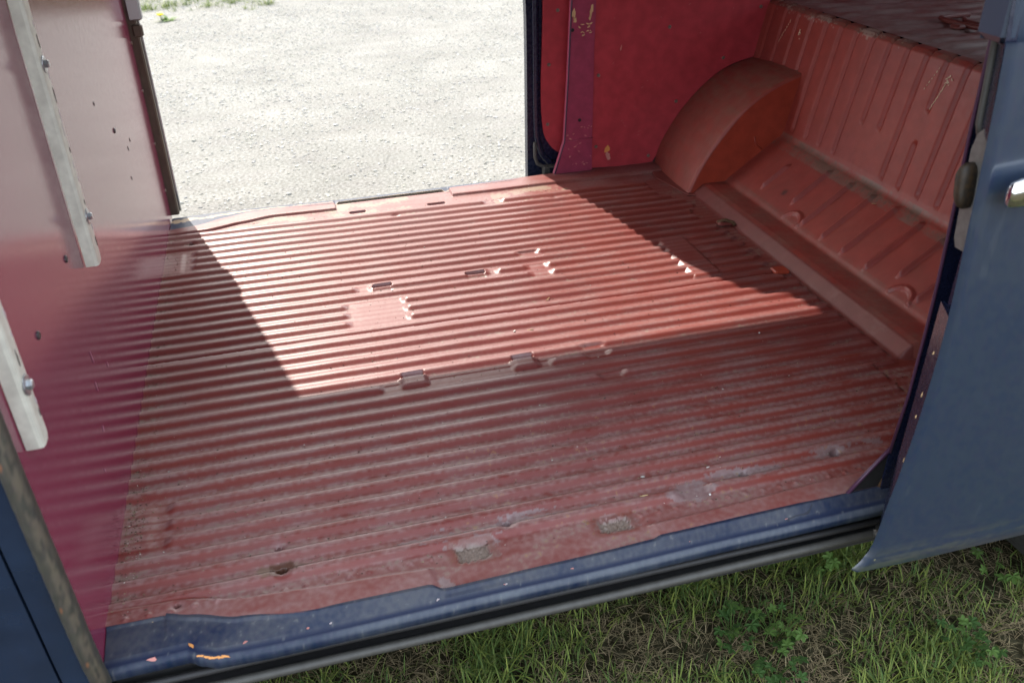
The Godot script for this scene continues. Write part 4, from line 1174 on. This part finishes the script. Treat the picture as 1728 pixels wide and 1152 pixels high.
	M.scuff_red = mat(lin(0.40, 0.10, 0.10), 0.5)
	M.scuff_plum = mat(lin(0.26, 0.12, 0.17), 0.5)
	M.dirt = mat(lin(0.07, 0.05, 0.04), 0.8)
	M.lichen = mat(lin(0.24, 0.22, 0.10), 0.9)
	M.chrome = mat(lin(0.75, 0.76, 0.78), 0.12, {"metal": 1.0})
	M.clear_glass = mat(Color(0.8, 0.85, 0.82, 0.12), 0.03)
	M.clear_glass.transparency = BaseMaterial3D.TRANSPARENCY_ALPHA
	M.white = mat(lin(0.75, 0.74, 0.70), 0.6)
	M.white_dull = mat(lin(0.42, 0.40, 0.36), 0.7)
	M.straw = mat(lin(0.40, 0.30, 0.14), 0.7)
	M.gravel = mat(w, 0.95, {"vc": true, "tex": grav_c, "scale": 0.9, "bump": grav_b, "bscale": 0.7, "spec": 0.2})
	M.vcolour = mat(w, 0.55, {"vc": true})
	M.stone = mat(w, 0.9, {"vc": true, "spec": 0.3})
	M.soil = mat(lin(0.075, 0.068, 0.038), 0.95, {"tex": soil_c, "scale": 2.5, "spec": 0.2})
	M.grass = mat(w, 0.6, {"vc": true, "spec": 0.35, "back": lin(0.10, 0.13, 0.02)})
	M.leaf_dark = mat(lin(0.034, 0.070, 0.017), 0.6, {"spec": 0.25, "back": lin(0.02, 0.04, 0.005)})
	M.leaf_mid = mat(lin(0.065, 0.115, 0.024), 0.6, {"spec": 0.3, "back": lin(0.04, 0.07, 0.01)})
	M.yellow = mat(lin(0.80, 0.55, 0.02), 0.7)

func _ready() -> void:
	rng.seed = 20240611
	nz.seed = 5; nz.frequency = 0.1; nz.noise_type = FastNoiseLite.TYPE_SIMPLEX_SMOOTH; nz.fractal_octaves = 3
	nf.seed = 9; nf.frequency = 0.1; nf.noise_type = FastNoiseLite.TYPE_SIMPLEX_SMOOTH; nf.fractal_octaves = 2
	# camera
	var cam := Camera3D.new()
	cam.name = "camera"
	add_child(cam)
	cam.position = Vector3(0.0, 1.5, 1.64)
	cam.rotation = Vector3(-0.5406, -0.2609, -0.0169)
	cam.fov = 43.05
	cam.near = 0.02
	cam.far = 400.0
	cam.current = true
	var lens := CameraAttributesPhysical.new()
	lens.frustum_focal_length = 30.43
	lens.frustum_focus_distance = 1.9
	lens.exposure_aperture = 5.6
	cam.attributes = lens
	# sky, sun, exposure
	var we := WorldEnvironment.new(); we.name = "world_environment"
	var env := Environment.new()
	env.background_mode = Environment.BG_SKY
	var sky := Sky.new()
	var sm := ProceduralSkyMaterial.new()  # hazy summer sky, brighter towards the sun
	sm.sky_top_color = Color(0.64, 0.69, 0.75)
	sm.sky_horizon_color = Color(0.80, 0.82, 0.84)
	sm.sky_curve = 0.2
	sm.sun_angle_max = 90.0
	sm.sun_curve = 0.8
	sm.ground_bottom_color = Color(0.3, 0.29, 0.25)
	sm.ground_horizon_color = Color(0.6, 0.62, 0.6)
	sm.sky_energy_multiplier = 1.45
	sky.sky_material = sm
	env.sky = sky
	env.background_energy_multiplier = 1.0
	env.tonemap_mode = Environment.TONE_MAPPER_LINEAR
	env.tonemap_exposure = 2.4
	env.sdfgi_enabled = true
	env.ssao_enabled = true
	env.ssil_enabled = true
	we.environment = env
	add_child(we)
	var sun := DirectionalLight3D.new(); sun.name = "sun"
	sun.light_energy = 1.25
	sun.light_color = Color(1.0, 0.965, 0.92)
	sun.light_angular_distance = 0.55
	sun.shadow_enabled = true
	add_child(sun)
	var to_sun := Vector3(-0.233, 1.0, -0.88)
	sun.look_at_from_position(to_sun * 10.0, Vector3.ZERO)
	materials()
	van = Node3D.new(); van.name = "van"; add_child(van)
	tag(van, "old blue panel van with its ribbed red cargo bay open on both sides", "van")
	build_ground()
	build_floor()
	build_bulkhead()
	build_arch()
	build_shell()
	build_partition()
	build_sills()
	build_far_side()
	build_near_rear()
	build_plants()
	build_debris()
